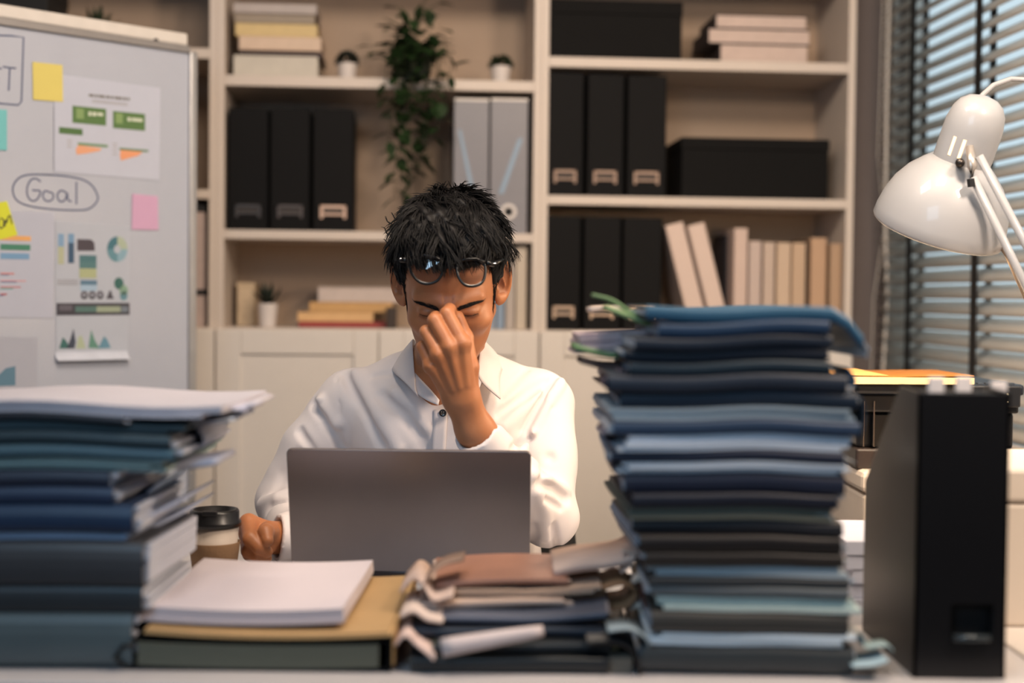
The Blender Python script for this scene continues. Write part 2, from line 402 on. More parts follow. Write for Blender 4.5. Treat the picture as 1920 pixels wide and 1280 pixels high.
# lower left shelf: stack behind the man's head
zz = TOPZ
for (a, b, yt, yb, cov, pg, lab) in [
    (560, 742, 603, 612, mat('#8e2f28', 0.5), mat('#c59a78', 0.8), 'red book at the bottom of the stack left of the man'),
    (558, 700, 585, 603, mat('#c9a06e', 0.5), mat('#d2ae80', 0.8), 'tan book resting on the red one left of the man'),
    (580, 736, 566, 585, mat('#b98f58', 0.5), mat('#c8a272', 0.8), 'wood coloured book under the pale paper block left of the man'),
    (595, 748, 537, 566, mat('#b8a89e', 0.6), mat('#b9aaa2', 0.8), 'pale paper block on top of the stack left of the man')]:
    zz = flatbook(a, b, yt, yb, 0.05, 0.19, cov, pg, lab, 'books on the cabinet top left of the man', 'front' if 'red' in lab else 'none', z=zz)
u, _ = RU(735, 600, 0.03)
G_ = G().box(0, 0.014, -0.002, 0.02, 0, 0.05)
tag(G().box(0, 0.027, 0, 0.03, 0, 0.054).build('desk_clip', mat('#2c1d12', 0.6), loc=RW(u - 0.015, 0.008, TOPZ), rz=AN, bevel=0.003), 'small dark brown block in front of the book stack by the man', 'block')
box_thing('storage_box', 'box', 'narrow cream box beside the succulent on the left cabinet top', 443, 478, 530, TOPZ, 0.16, 0.1, mat('#bfa98c', 0.7), lid=0.01)
# upright books right low shelf
def upright(px0, px1, pyt, v, cov, label, group, d=0.17, lean=0, z=None, pg=None):
    zb_ = ZR[0] if z is None else z
    u0 = RU(px0, pyt, v)[0]; u1, z1 = RU(px1, pyt, v); W = u1 - u0; Hh = z1 - zb_
    t = thing('book', label, 'book', RW(u0, v, zb_), AN, group)
    M = Matrix.Identity(4)
    if lean:
        M = Matrix.Rotation(lean, 4, 'Y')
    T = 0.0025; g = G()
    g.box(0, T, 0, d, 0, Hh, M); g.box(W - T, W, 0, d, 0, Hh, M); g.box(T, W - T, 0, T, 0, Hh, M)
    g.build('cover', cov, t, 0.001)
    G().box(T, W - T, T, d - 0.004, 0.002, Hh - 0.004, M).build('pages', pg or CR, t)
    return t
cs = ['#bda69a', '#b3a097', '#b29e90', '#b8a08a', '#b2977e', '#ad8c70', '#a3866c']
labs = ['tallest', 'second from the left', 'third from the left', 'fourth from the left', 'fifth from the left, before the dark gap', 'slightly taller one after the dark gap', 'last and narrowest, against the bookcase side']
for i, (a, b, yt) in enumerate([(1377, 1402, 428), (1405, 1428, 452), (1432, 1453, 454), (1457, 1483, 455), (1486, 1511, 455), (1521, 1550, 446), (1557, 1578, 457)]):
    upright(a, b, yt, 0.02, mat(cs[i], 0.6, var=0.04), 'pale upright book on the low right shelf, %s' % labs[i], 'pale upright books on the low right shelf')
upright(1362, 1374, 440, 0.09, mat('#23222c', 0.6), 'dark thin book tucked behind the tallest pale upright book', None)
upright(1512, 1520, 450, 0.05, mat('#1a1517', 0.6), 'thin black book between the pale upright books', None)
for i, (xb, xt, wpx) in enumerate([(1293, 1247, 35), (1335, 1289, 33)]):
    # leaning left at the top
    ub, _ = RU(xb, 612, 0.02); ut, zt_ = RU(xt, 432, 0.02); W = wpx / 737 
    an = math.atan2(ub - ut, zt_ - ZR[0]); L_ = math.hypot(ub - ut, zt_ - ZR[0])
    t = thing('book', ['white book leaning left against the black files, left of two', 'white book leaning on the other one, right of the leaning two'][i], 'book', RW(ub, 0.02, ZR[0] + 0.0), AN, 'leaning white books')
    M = Matrix.Translation((0, 0, W * math.sin(an))) @ Matrix.Rotation(-an, 4, 'Y')
    T = 0.0025; g = G(); g.box(0, T, 0, 0.17, 0, L_, M); g.box(W - T, W, 0, 0.17, 0, L_, M); g.box(T, W - T, 0, T, 0, L_, M)
    g.build('cover', mat('#c6b0a4', 0.6, var=0.03), t, 0.001)
    G().box(T, W - T, T, 0.166, 0.002, L_ - 0.003, M).build('pages', CR, t)
# files right of the man
cols = ['#9a938f', '#8a93a0', '#7c8ea2', '#a59a92', '#b5a898']
for i, (a, b, yt) in enumerate([(893, 911, 475), (913, 930, 470), (932, 947, 466), (949, 966, 464), (968, 988, 462)]):
    upright(a, b, yt, 0.03, mat(cols[i], 0.5, var=0.05), 'narrow upright file behind the man, %s' % ['leftmost, mostly hidden by his hair', 'grey blue one beside the leftmost', 'bluest one in the middle', 'greyish one before the last', 'last one, next to the bookcase side'][i], 'narrow files behind the man', z=TOPZ)
box_thing('storage_box', 'box', 'flat black tray lying on the narrow files behind the man', 955, 990, 449, RU(970, 460, 0.05)[1], 0.05, 0.15, mat('#15120f', 0.6), lid=0.004)
# hidden left bookcase
box_thing('storage_box', 'box', 'upper white box with black lid squeezed between whiteboard and bookcase side', 300, 387, 381, RU(375, 543, 0.03)[1], 0.03, 0.2, mat('#b8a49c', 0.6), mat('#0c0b0c', 0.5), lid=0.022)
box_thing('storage_box', 'box', 'lower white box with thin black lid behind the whiteboard edge', 300, 387, 543, TOPZ, 0.03, 0.2, mat('#b8a49c', 0.6), mat('#0c0b0c', 0.5), lid=0.014)
box_thing('storage_box', 'box', 'black box above the whiteboard in the upper left corner', -60, 90, -40, ZR[2], 0.04, 0.22, mat('#101012', 0.7))

# ---- potted plants
POT = mat('#c9c0bb', 0.45, var=0.03); SOIL = mat('#2b1d14', 0.95)
def pot(t, r0, r1, h):
    G().lathe([(0.0005, 0), (r0, 0), (r1, h), (r1 - 0.002, h), (r0 * 0.9, 0.01), (0.0005, 0.01)], 28).build('pot', POT, t, smooth=False)
    G().lathe([(0.0005, h - 0.006), (r1 - 0.002, h - 0.006)], 20).build('soil', SOIL, t)
def leafmesh(L, W, bend=0.3, n=5):
    vs = []; fs = []
    for i in range(n + 1):
        q = i / n; w_ = W * math.sin(PI * min(1, q * 0.9 + 0.08)) ** 0.8; x = L * q; z = -bend * L * q * q
        vs += [(x, -w_ / 2, z), (x, 0, z - 0.12 * w_), (x, w_ / 2, z)]
    for i in range(n):
        a = i * 3; fs += [(a, a + 1, a + 4, a + 3), (a + 1, a + 2, a + 5, a + 4)]
    return vs, fs
def small_plant(px, pyb, v, z, h, r, rr, kind, label, name, cols='#18301a'):
    u = RU(px, pyb, v)[0]
    t = thing(name, label, 'plant', RW(u, v + r, z), AN)
    pot(t, r * 0.78, r, h)
    lm = mat(cols, 0.6, var=0.5, scale=60, trans=0.15)
    if kind == 'ball':
        n = 110; L, W = rr * 0.5, rr * 0.22
        g = G()
        for k in range(n):
            th = random.uniform(0, 2 * PI); ph = math.acos(random.uniform(0.0, 1)); dd = Vector((math.cos(th) * math.sin(ph), math.sin(th) * math.sin(ph), math.cos(ph)))
            vs_, fs_ = leafmesh(L, W, 0.2, 3)
            M = Matrix.Translation(dd * rr * 0.55 + Vector((0, 0, h))) @ dd.to_track_quat('X', 'Z').to_matrix().to_4x4() @ Matrix.Rotation(random.uniform(0, 6), 4, 'X')
            g.add(vs_, fs_, M)
        o = g.build('foliage', lm, t); o['kind'] = 'stuff'
    else:
        vs_, fs_ = leafmesh(rr * 1.25, rr * 0.3, -0.15, 5); g0 = G().add(vs_, fs_); first = None
        for k in range(18):
            th = k * 2.4; el = 0.35 + 1.0 * (k / 18)
            if first is None: o = g0.build('leaf', lm, t, smooth=True); first = o
            else: o = first.copy(); C.objects.link(o)
            o.location = (0, 0, h - 0.004); o.rotation_euler = Euler((0, -el, th), 'XYZ')
            sc = 1 - 0.3 * (k / 18) if k % 2 else 1; o.scale = (sc, sc, sc)
    return t
small_plant(650, 137, 0.06, ZL[2], 0.047, 0.026, 0.034, 'ball', 'small round bush in a white pot beside the stacked books', 'potted_plant', '#121a0e')
small_plant(940, 145, 0.06, ZL[2], 0.048, 0.027, 0.034, 'ball', 'small round bush in a white pot right of the trailing plant', 'potted_plant', '#1c2a10')
small_plant(500, 611, 0.05, TOPZ, 0.06, 0.026, 0.050, 'star', 'spiky succulent in a white pot on the left cabinet top', 'potted_succulent', '#14241a')
small_plant(178, 92, 0.05, ZR[2], 0.05, 0.026, 0.055, 'star', 'dark green plant peeking over the top edge of the whiteboard', 'potted_plant', '#1a2a12')
# trailing plant
u, _ = RU(772, 150, -0.0)
t = thing('trailing_plant', 'leafy green plant trailing from its shelf down behind the man', 'plant', RW(u, 0.075, ZL[2]), AN)
G().lathe([(0.0005, 0), (0.045, 0), (0.058, 0.085), (0.054, 0.085), (0.042, 0.01), (0.0005, 0.01)], 28).build('pot', mat('#262d26', 0.6), t, smooth=False)
LM = mat('#1f3417', 0.6, var=0.55, scale=14, trans=0.1, spec=0.3)
vs_, fs_ = leafmesh(0.035, 0.027, 0.35, 4); g0 = G().add(vs_, fs_); first = None; cnt = 0
def leaf(p, dirv, sc):
    global first, cnt
    if cnt > 296: return
    if first is None: o = g0.build('leaf', LM, t, smooth=True); first = o
    else: o = first.copy(); C.objects.link(o)
    o.parent = t
    o.location = p; o.rotation_euler = (dirv.to_track_quat('X', 'Z')).to_euler(); o.scale = (sc,) * 3; cnt += 1
S = 1 / 737.0
stems = G()
rnd = random.Random(5)
vines = []
for k in range(11):      # crown stems arching up and out
    ang = k / 11 * 2 * PI + 0.2; rr = rnd.uniform(0.05, 0.12); hh = rnd.uniform(0.05, 0.13)
    e = Vector((math.cos(ang) * rr, math.sin(ang) * 0.05 - 0.03, 0.085 + hh))
    if k in (4, 5): e = Vector((-0.125, -0.02, 0.06 + 0.03 * (k - 4)))
    if k in (0, 10): e = Vector((0.105, -0.02, 0.07 + 0.02 * k / 5))
    if k == 3: e = Vector((-0.03, -0.02, 0.19))
    pts = [Vector((0, 0, 0.07)), Vector((e.x * 0.4, e.y * 0.4, 0.07 + (e.z - 0.07) * 0.8)), e]
    vines.append((pts, 4, 0.02))
vlen = [(-0.062, 0.22), (-0.035, 0.34), (-0.012, 0.30), (0.008, 0.33), (0.03, 0.24), (0.066, 0.25), (0.100, 0.19), (-0.02, 0.26), (0.045, 0.29), (0.0, 0.15), (0.07, 0.09), (-0.04, 0.12)]
for k, (x, ln) in enumerate(vlen):
    yf = -0.092 - rnd.uniform(0, 0.03)
    pts = [Vector((x * 0.3, -0.03, 0.08)), Vector((x * 0.8, -0.07, 0.09)), Vector((x, yf, 0.03))]
    m_ = int(ln / 0.05) + 1
    for j in range(1, m_ + 1): pts.append(Vector((x * (1 - 0.35 * j / m_) - 0.012 * (j / m_) + rnd.uniform(-0.009, 0.009), yf + rnd.uniform(-0.006, 0.006), 0.03 - ln * j / m_)))
    vines.append((pts, int(4 + ln * 52), 0.016))
for pts, nl, sp in vines:
    stems.tube(pts, 0.0011, 5)
    L_ = len(pts) - 1
    for j in range(nl):
        q = (j + 0.6) / nl * L_; i = min(int(q), L_ - 1); p = pts[i].lerp(pts[i + 1], q - i)
        dv = Vector((rnd.uniform(-1, 1), rnd.uniform(-1, 0.3), rnd.uniform(-0.7, 0.5))).normalized()
        leaf(p + dv * 0.004, dv, rnd.uniform(0.85, 1.25))
for k in range(55):
    th = rnd.uniform(0, 2 * PI); p = Vector((math.cos(th) * rnd.uniform(0.01, 0.085), rnd.uniform(-0.09, 0.02), 0.07 + rnd.uniform(-0.045, 0.08)))
    leaf(p, Vector((p.x + rnd.uniform(-.04, .04), p.y - 0.03, rnd.uniform(-0.03, 0.03))).normalized(), rnd.uniform(0.9, 1.35))
stems.build('vine_stem', mat('#2a3018', 0.7), t, smooth=True)
# ================================================================== WHITEBOARD
ba = math.radians(45.0)
dR = 3.2; BO = Vector((P(362, 560, dR).x, dR, 0)); BE = Vector((math.cos(ba), math.sin(ba), 0)); BN = Vector((-math.sin(ba), math.cos(ba), 0))
def BP(px, py):
    r = ray(px, py); t = (BO - CAM).dot(BN) / r.dot(BN); p = CAM + r * t - BO
    return p.dot(BE), p.z
zTop = BP(352, 100)[1]
wb = thing('whiteboard', 'white magnetic whiteboard with handwritten Goal and pinned charts at the left', 'whiteboard', BO, ba)
BWID = 1.3; BZ0 = zTop - 1.0
G().box(-BWID, -0.012, 0.0, 0.018, BZ0, zTop).build('panel', mat('#a9adb9', 0.25, var=0.02, coat=0.3), wb)
AL = mat('#aaa9aa', 0.35, 0.6)
G().box(-0.014, 0.006, -0.008, 0.022, BZ0 - 0.01, zTop + 0.005).build('right_frame', AL, wb, 0.004)
G().box(-BWID - 0.02, -BWID, -0.008, 0.022, BZ0 - 0.01, zTop + 0.005).build('left_frame', AL, wb, 0.004)
G().box(-BWID, -0.014, -0.008, 0.022, zTop, zTop + 0.016).build('top_frame', mat('#8b8785', 0.4, 0.3), wb, 0.002)
G().box(-BWID - 0.02, -0.018, -0.004, 0.03, zTop + 0.016, zTop + 0.043).build('top_rail', mat('#cfc8c0', 0.4), wb, 0.004)
G().box(-BWID, -0.014, -0.012, 0.022, BZ0 - 0.02, BZ0).build('bottom_frame', AL, wb, 0.002)
G().box(-BWID + 0.1, -0.3, -0.06, -0.012, BZ0 - 0.02, BZ0 - 0.012).build('pen_tray', AL, wb, 0.002)
for x in (-BWID + 0.05, -0.06):
    g = G().box(x - 0.015, x + 0.015, 0.024, 0.05, 0.09, zTop - 0.01); g.build('stand_post', AL, wb, 0.003)
    G().box(x - 0.02, x + 0.02, -0.26, 0.3, 0.055, 0.09).build('stand_foot', AL, wb, 0.004)
    for y in (-0.23, 0.27):
        G().lathe([(0.0005, -0.012), (0.026, -0.012), (0.027, 0.0), (0.026, 0.012), (0.0005, 0.012)], 20, Matrix.Translation((x, y, 0.027)) @ Matrix.Rotation(PI / 2, 4, 'Y')).build('caster', BLK, wb, smooth=False)
x, z = BP(291, 78)
G().lathe([(0.0005, -0.005), (0.006, -0.005), (0.007, 0), (0.0005, 0.001)], 14, Matrix.Translation((x, -0.004, z)) @ Matrix.Rotation(PI / 2, 4, 'X')).build('screw_knob', BLK, wb)
INK = mat('#3a4768', 0.5)
def stroke(pts, w_, mt, parent, name='marker_stroke', y=-0.0006, thick=0.0006):
    q = [Vector((*BP(a, b), 0)) for a, b in pts]
    g = G(); L, R = [], []
    for i, p in enumerate(q):
        t_ = (q[min(i + 1, len(q) - 1)] - q[max(i - 1, 0)]); t_.normalize(); n_ = Vector((-t_.y, t_.x, 0)) * w_ / 2
        L.append(p + n_); R.append(p - n_)
    for i in range(len(q) - 1):
        g.add([(L[i].x, y, L[i].y), (R[i].x, y, R[i].y), (R[i + 1].x, y, R[i + 1].y), (L[i + 1].x, y, L[i + 1].y)], [(0, 1, 2, 3)])
    return g.build(name, mt, parent)
def smooth_pts(p, n=6):
    out = []
    for i in range(len(p) - 1):
        p0 = p[max(i - 1, 0)]; p1 = p[i]; p2 = p[i + 1]; p3 = p[min(i + 2, len(p) - 1)]
        for k in range(n):
            t_ = k / n
            out.append(tuple(0.5 * ((2 * p1[j]) + (-p0[j] + p2[j]) * t_ + (2 * p0[j] - 5 * p1[j] + 4 * p2[j] - p3[j]) * t_ * t_ + (-p0[j] + 3 * p1[j] - 3 * p2[j] + p3[j]) * t_ ** 3) for j in (0, 1)))
    out.append(p[-1]); return out
sw_ = 0.0032
for pts in [[(-15, 66), (20, 67), (44, 70), (42, 130), (40, 190), (34, 197), (0, 194), (-15, 192)],
            [(5, 125), (18, 127), (30, 128)], [(18, 127), (17, 150), (16, 170)], [(-12, 128), (-4, 128), (3, 129)]]:
    stroke(smooth_pts(pts, 3) if len(pts) < 5 else pts, sw_, INK, wb, 'marker_drawing')
for pts in [[(100, 328), (60, 327), (38, 332), (26, 345), (24, 360), (32, 376), (55, 386), (95, 392), (140, 394), (165, 392), (180, 380), (183, 368), (174, 350), (158, 338), (130, 331), (100, 328), (80, 327)],
            [(76, 341), (68, 335), (58, 337), (51, 350), (51, 365), (57, 375), (66, 376), (73, 368), (75, 358), (66, 357), (60, 356)],
            [(92, 360), (84, 358), (80, 366), (84, 375), (92, 377), (99, 372), (99, 363), (92, 360)],
            [(125, 362), (115, 357), (108, 363), (108, 372), (114, 378), (122, 374), (126, 362), (127, 374), (134, 378)],
            [(143, 341), (143, 360), (143, 383)]]:
    stroke(smooth_pts(pts, 4), sw_, INK, wb, 'marker_drawing')
stroke([(101, 200), (101, 320)], 0.002, mat('#6a6a76', 0.5), wb, 'marker_drawing')
# papers: polygon in pixels -> mesh on board plane with thickness
def bpoly(pts, y0, y1, mt, name, parent=None, curl=0):
    q = [BP(a, b) for a, b in pts]
    g = G().prism([(a, b) for a, b in q], y0, y1)
    if parent is None: return g.build(name, mt, None, loc=BO, rz=ba)
    return g.build(name, mt, parent)
PAP = mat('#b9b3b9', 0.8, var=0.02)
def quad(x0, y0, x1, y1, sl=None, sh=0.0):
    # slight perspective slope of horizontal lines
    def sy(x, y): return y + (x - x0) * (0.157 * (560 - y) / 560)
    return [(x0, y0), (x1, sy(x1, y0)), (x1, sy(x1, y1)), (x0, y1)]
def bpaper(name, label, cat, pts, col, y=-0.0012):
    o = bpoly(pts, y - 0.0004, y, mat(col, 0.8, var=0.03), name); tag(o, label, cat); return o
def pr(parent, pts, col, name='print', y=-0.0020): return bpoly(pts, y - 0.0002, y + 0.0002, mat(col, 0.7, var=0.05), name, parent)
p1 = bpaper('printed_sheet', 'printed sheet with green boxes and orange charts near the top of the whiteboard', 'paper', [(101, 138), (300, 165), (298, 338), (101, 322)], '#b4b8c6')
for q, c in [(quad(135, 198, 198, 230), '#51703f'), (quad(211, 208, 271, 240), '#51703f'), (quad(110, 238, 154, 250), '#4a6a3c'),
             (quad(145, 267, 201, 272), '#6c8a66'), (quad(223, 277, 277, 281), '#5c7a56'),
             ([(146, 272), (190, 278), (186, 283), (165, 287), (143, 290), (141, 280)], '#d79b78'), ([(225, 281), (267, 285), (258, 292), (243, 296), (226, 301), (224, 292)], '#d9946c')]:
    pr(p1, q, c, 'chart_print')
for q in [quad(142, 203, 156, 222), quad(216, 212, 229, 231)]: pr(p1, q, '#7b955f', 'icon_print', -0.0024)
for q in [quad(165, 209, 170, 217), quad(172, 210, 180, 217), quad(182, 211, 192, 217), quad(238, 220, 244, 227), quad(246, 221, 266, 227)]: pr(p1, q, '#c5ccb8', 'digit_print', -0.0024)
x = 166
for wd in (9, 5, 12, 7, 5, 14, 6, 10):
    if x < 240: pr(p1, quad(x, 176 + (x - 166) * 0.1, min(x + wd, 242), 181 + (x - 166) * 0.1), '#6f6c66', 'heading_print')
    x += wd + 2
for yy in (187, 190): pr(p1, quad(172, yy, 238, yy + 1.2), '#96918f', 'text_print')
for (x, yy) in [(125, 262), (125, 268), (125, 274), (210, 268), (210, 274), (210, 281), (210, 288)]: pr(p1, quad(x, yy, x + 9, yy + 2), '#a19da0', 'text_print')
p2 = bpaper('printed_sheet', 'curled infographic sheet with teal charts below the handwritten Goal', 'paper', [(104, 415), (243, 423), (241, 575), (238, 664), (105, 662), (103, 520)], '#abb0bb')
# curled bottom lip
g = G(); a0 = BP(103, 660); a1 = BP(239, 662); 
vs_ = []; 
for k in range(7):
    th = k / 6 * 1.6
    for s_x in (a0[0], a1[0]): vs_.append((s_x, -0.0016 - 0.016 * (1 - math.cos(th)), a0[1] - 0.018 * math.sin(th)))
g.add(vs_, [(2 * k, 2 * k + 1, 2 * k + 3, 2 * k + 2) for k in range(6)]); g.build('curled_edge', mat('#bcc0cc', 0.8), p2, smooth=True)
for q, c in [(quad(108, 438, 119, 462), '#7897b5'), (quad(108, 462, 119, 495), '#a7ab90'), (quad(127, 438, 138, 455), '#6d8fae'), (quad(127, 455, 138, 493), '#35506a'),
             ([(144, 448), (170, 449), (176, 455), (177, 470), (144, 470)], '#453f47'), (quad(148, 478, 180, 490), '#456c73'), (quad(148, 490, 180, 503), '#4f7477'), (quad(148, 503, 180, 521), '#a0a782'),
             (quad(150, 525, 181, 534), '#55748a'), (quad(150, 534, 181, 545), '#98afc4'), (quad(105, 568, 242, 591), '#3c3a42'),
             ([(110, 653), (117, 632), (124, 640), (130, 653)], '#35625f'), ([(124, 653), (131, 636), (137, 616), (141, 640), (139, 653)], '#39404f'), ([(142, 653), (146, 632), (152, 628), (160, 653)], '#a3ae93'),
             ([(165, 652), (170, 618), (177, 638), (186, 653)], '#5a8576'), ([(183, 653), (194, 630), (200, 636), (207, 652)], '#5d8699')]:
    pr(p2, q, c, 'chart_print')
for q, c in [(quad(110, 572, 134, 582), '#5b5862'), (quad(140, 574, 180, 585), '#4f6c68'), (quad(180, 574, 225, 585), '#8f9a86'), (quad(226, 574, 239, 585), '#6b7480')]: pr(p2, q, c, 'chart_print', -0.0024)
def ring(parent, cx, cy, r, rin, cols, name='chart_print'):
    n = 20; seg = n // len(cols)
    for ci, c in enumerate(cols):
        pts = [(cx + r * 0.8 * math.cos(2 * PI * (ci * seg + k) / n), cy + r * math.sin(2 * PI * (ci * seg + k) / n)) for k in range(seg + 1)]
        pts += [(cx + rin * 0.8 * math.cos(2 * PI * (ci * seg + k) / n), cy + rin * math.sin(2 * PI * (ci * seg + k) / n)) for k in range(seg, -1, -1)]
        pr(parent, pts, c, name, -0.0022)
ring(p2, 219, 467, 24, 8, ['#7f9fae', '#5c8591', '#3f6b78', '#a0ac98'])
ring(p2, 222, 531, 11, 0.5, ['#2f5c57', '#35625c', '#2f5c57', '#3b6660']); ring(p2, 231, 544, 10, 0.5, ['#7d9b86'] * 2); ring(p2, 231, 554, 9, 0.5, ['#5f8794'] * 2)
for cx in (157, 172, 187): ring(p2, cx, 553, 8, 3, ['#45434c', '#5a5862'])
pr(p2, [(198, 560), (202, 552), (204, 545), (208, 545), (209, 552), (213, 560)], '#45434c', 'icon_print')
for yy in (524, 528, 532): pr(p2, quad(106, yy, 145, yy + 1.5), '#8c8a90', 'text_print')
p3 = bpaper('printed_sheet', 'sheet with striped bar chart cut by the left picture edge', 'paper', [(-60, 392), (102, 398), (99, 596), (-60, 594)], '#adb0be')
for q, c in [(quad(0, 441, 57, 450), '#d8a062'), (quad(0, 457, 56, 468), '#3f7a63'), (quad(0, 474, 54, 485), '#6d93b5'), (quad(0, 511, 26, 514), '#c07b78'), (quad(0, 514, 16, 516), '#5f7d9a'),
             (quad(0, 525, 48, 527), '#c98b8b'), (quad(0, 527, 30, 529), '#4f6f93'), (quad(0, 537, 38, 539), '#b85f5c'), (quad(0, 540, 24, 542), '#5aa09a'), (quad(0, 550, 12, 553), '#a84f50'), (quad(-30, 553, 6, 555), '#4f6f93')]:
    pr(p3, q, c, 'chart_print')
p4 = bpaper('printed_sheet', 'lowest left sheet with a small blue area chart above the paper pile', 'paper', [(-60, 630), (70, 632), (66, 790), (-60, 790)], '#a3a5b0')
pr(p4, [(-20, 715), (0, 700), (10, 690), (28, 686), (28, 722), (-20, 724)], '#56788c', 'chart_print')
def sticky(label, pts, col):
    return bpaper('sticky_note', label, 'sticky note', pts, col, -0.0022)
sticky('yellow sticky note near the top of the whiteboard', [(60, 116), (116, 122), (117, 191), (61, 187)], '#cfc06a')
sticky('teal sticky note at the left edge of the picture', [(-45, 202), (12, 206), (12, 282), (-45, 278)], '#6fb6b8')
sticky('pink sticky note right of the handwritten Goal', [(247, 363), (295, 368), (296, 431), (246, 430)], '#c39bb8')
lm_ = sticky('lime yellow sticky note with handwriting at the left picture edge', [(-45, 386), (12, 377), (32, 440), (-40, 460)], '#c8cc34')
for pts in [[(-2, 410), (-4, 420), (0, 428), (5, 424), (5, 412), (0, 409)], [(8, 425), (9, 412), (11, 418), (14, 407), (18, 405), (21, 420)], [(-20, 412), (-18, 432)]]:
    stroke(smooth_pts(pts, 4), 0.0028, mat('#3a3a20', 0.6), lm_, 'handwriting', y=-0.0030)

# ================================================================== DESK
DZ = 0.74; dF = 1.545; dB = 2.34
DSK = mat('#b7b4b6', 0.35, var=0.03)
dk = thing('desk', 'pale grey office desk carrying the laptop and paper piles', 'desk', (0, dF, 0), 0)
G().box(-1.0, 0.62, 0, dB - dF, DZ - 0.028, DZ).build('desk_top', DSK, dk, 0.003)
for x in (-0.95, 0.55):
    for y in (0.03, dB - dF - 0.07): G().box(x, x + 0.04, y, y + 0.04, 0, DZ - 0.028).build('leg', AL, dk, 0.002)
G().box(-0.91, 0.55, 0.05, 0.068, 0.3, DZ - 0.028).build('modesty_panel', DSK, dk)
# side return
rt = thing('side_table', 'white side table right of the desk carrying boxes, printer and lamp', 'table', (0.624, dF, 0), 0)
G().box(0, 0.42, 0, 1.57, DZ - 0.028, DZ).build('table_top', mat('#cfc6be', 0.35, var=0.03), rt, 0.003)
for x in (0.03, 0.36):
    for y in (0.03, 1.42): G().box(x, x + 0.035, y, y + 0.035, 0, DZ - 0.028).build('leg', AL, rt, 0.002)

# ---- laptop
LD = 2.10
a = P(544, 845, LD); b = P(996, 848, LD); lw = 0.352; lx = (PX(556, 2.12) + PX(993, 2.12)) / 2
lt = thing('laptop', 'open silver laptop seen from behind in front of the man', 'laptop', (lx, 2.12, DZ), math.radians(-0.5))
LAP = mat('#807a7c', 0.32, 0.75, var=0.03)
G().box(-lw / 2, lw / 2, 0.004, 0.224, 0.004, 0.017).build('base', LAP, lt, 0.003)
G().box(-lw / 2 + 0.02, lw / 2 - 0.02, 0.05, 0.14, 0.017, 0.0178).build('keyboard', mat('#1a1a1c', 0.5), lt)
G().box(-0.05, 0.05, 0.15, 0.215, 0.017, 0.0176).build('trackpad', mat('#6f6b6c', 0.3, 0.5), lt)
for x in (-0.12, 0.12): G().lathe([(0.0005, 0), (0.008, 0), (0.007, 0.004), (0.0005, 0.004)], 14, Matrix.Translation((x, 0.1, 0))).build('foot', BLK, lt)
lid_h = 0.199; th = math.radians(17)
M = Matrix.Translation((0, 0.004, 0.015)) @ Matrix.Rotation(th, 4, 'X')
# rounded lid outline
def rrect(x0, x1, z0, z1, r, n=5):
    pts = []
    for cx, cz, a0 in ((x1 - r, z1 - r, 0), (x0 + r, z1 - r, PI / 2), (x0 + r, z0 + r, PI), (x1 - r, z0 + r, 3 * PI / 2)):
        for k in range(n + 1): pts.append((cx + r * math.cos(a0 + PI / 2 * k / n), cz + r * math.sin(a0 + PI / 2 * k / n)))
    return pts
G().prism(rrect(-lw / 2 - 0.002, lw / 2 + 0.002, 0, lid_h, 0.008), -0.0065, 0.0, M).build('lid', LAP, lt, 0.0015)
G().prism(rrect(-lw / 2 + 0.006, lw / 2 - 0.006, 0.012, lid_h - 0.007, 0.004), 0.0, 0.0006, M).build('screen', mat('#9fb4cf', 0.3, emit=0.35), lt)
G().tube([(-0.13, 0.002, 0.013), (0.13, 0.002, 0.013)], 0.006, 12).build('hinge', mat('#3a3638', 0.4, 0.6), lt, smooth=True)

# ---- coffee cup
cp = P(402, 1048, 2.14); cx = cp.x
CS = 0.88
cu = thing('coffee_cup', 'takeaway coffee cup with black lid and brown sleeve by the hand', 'cup', (cx, 2.14, DZ), 0)
G().lathe([(0.0005, 0), (0.031, 0), (0.0335, 0.03), (0.0385, 0.094), (0.0365, 0.094), (0.031, 0.004), (0.0005, 0.004)], 40).build('cup_body', mat('#bdb0a4', 0.6), cu, smooth=True)
G().lathe([(0.0334, 0.012), (0.0392, 0.061), (0.0400, 0.061), (0.0400, 0.0605), (0.0342, 0.012)], 40, closed=True).build('sleeve', mat('#86684c', 0.85, bump=0.3), cu, smooth=True)
LIDM = mat('#121214', 0.35)
G().lathe([(0.0385, 0.088), (0.0415, 0.088), (0.0415, 0.096), (0.0385, 0.099), (0.0385, 0.112), (0.0365, 0.116), (0.033, 0.116), (0.031, 0.109), (0.0005, 0.108)], 40).build('lid', LIDM, cu, smooth=True)
G().box(-0.012, 0.012, -0.0395, -0.030, 0.110, 0.1175).build('sip_tab', LIDM, cu, 0.002)

cu.scale = (0.96, 0.96, 0.89)
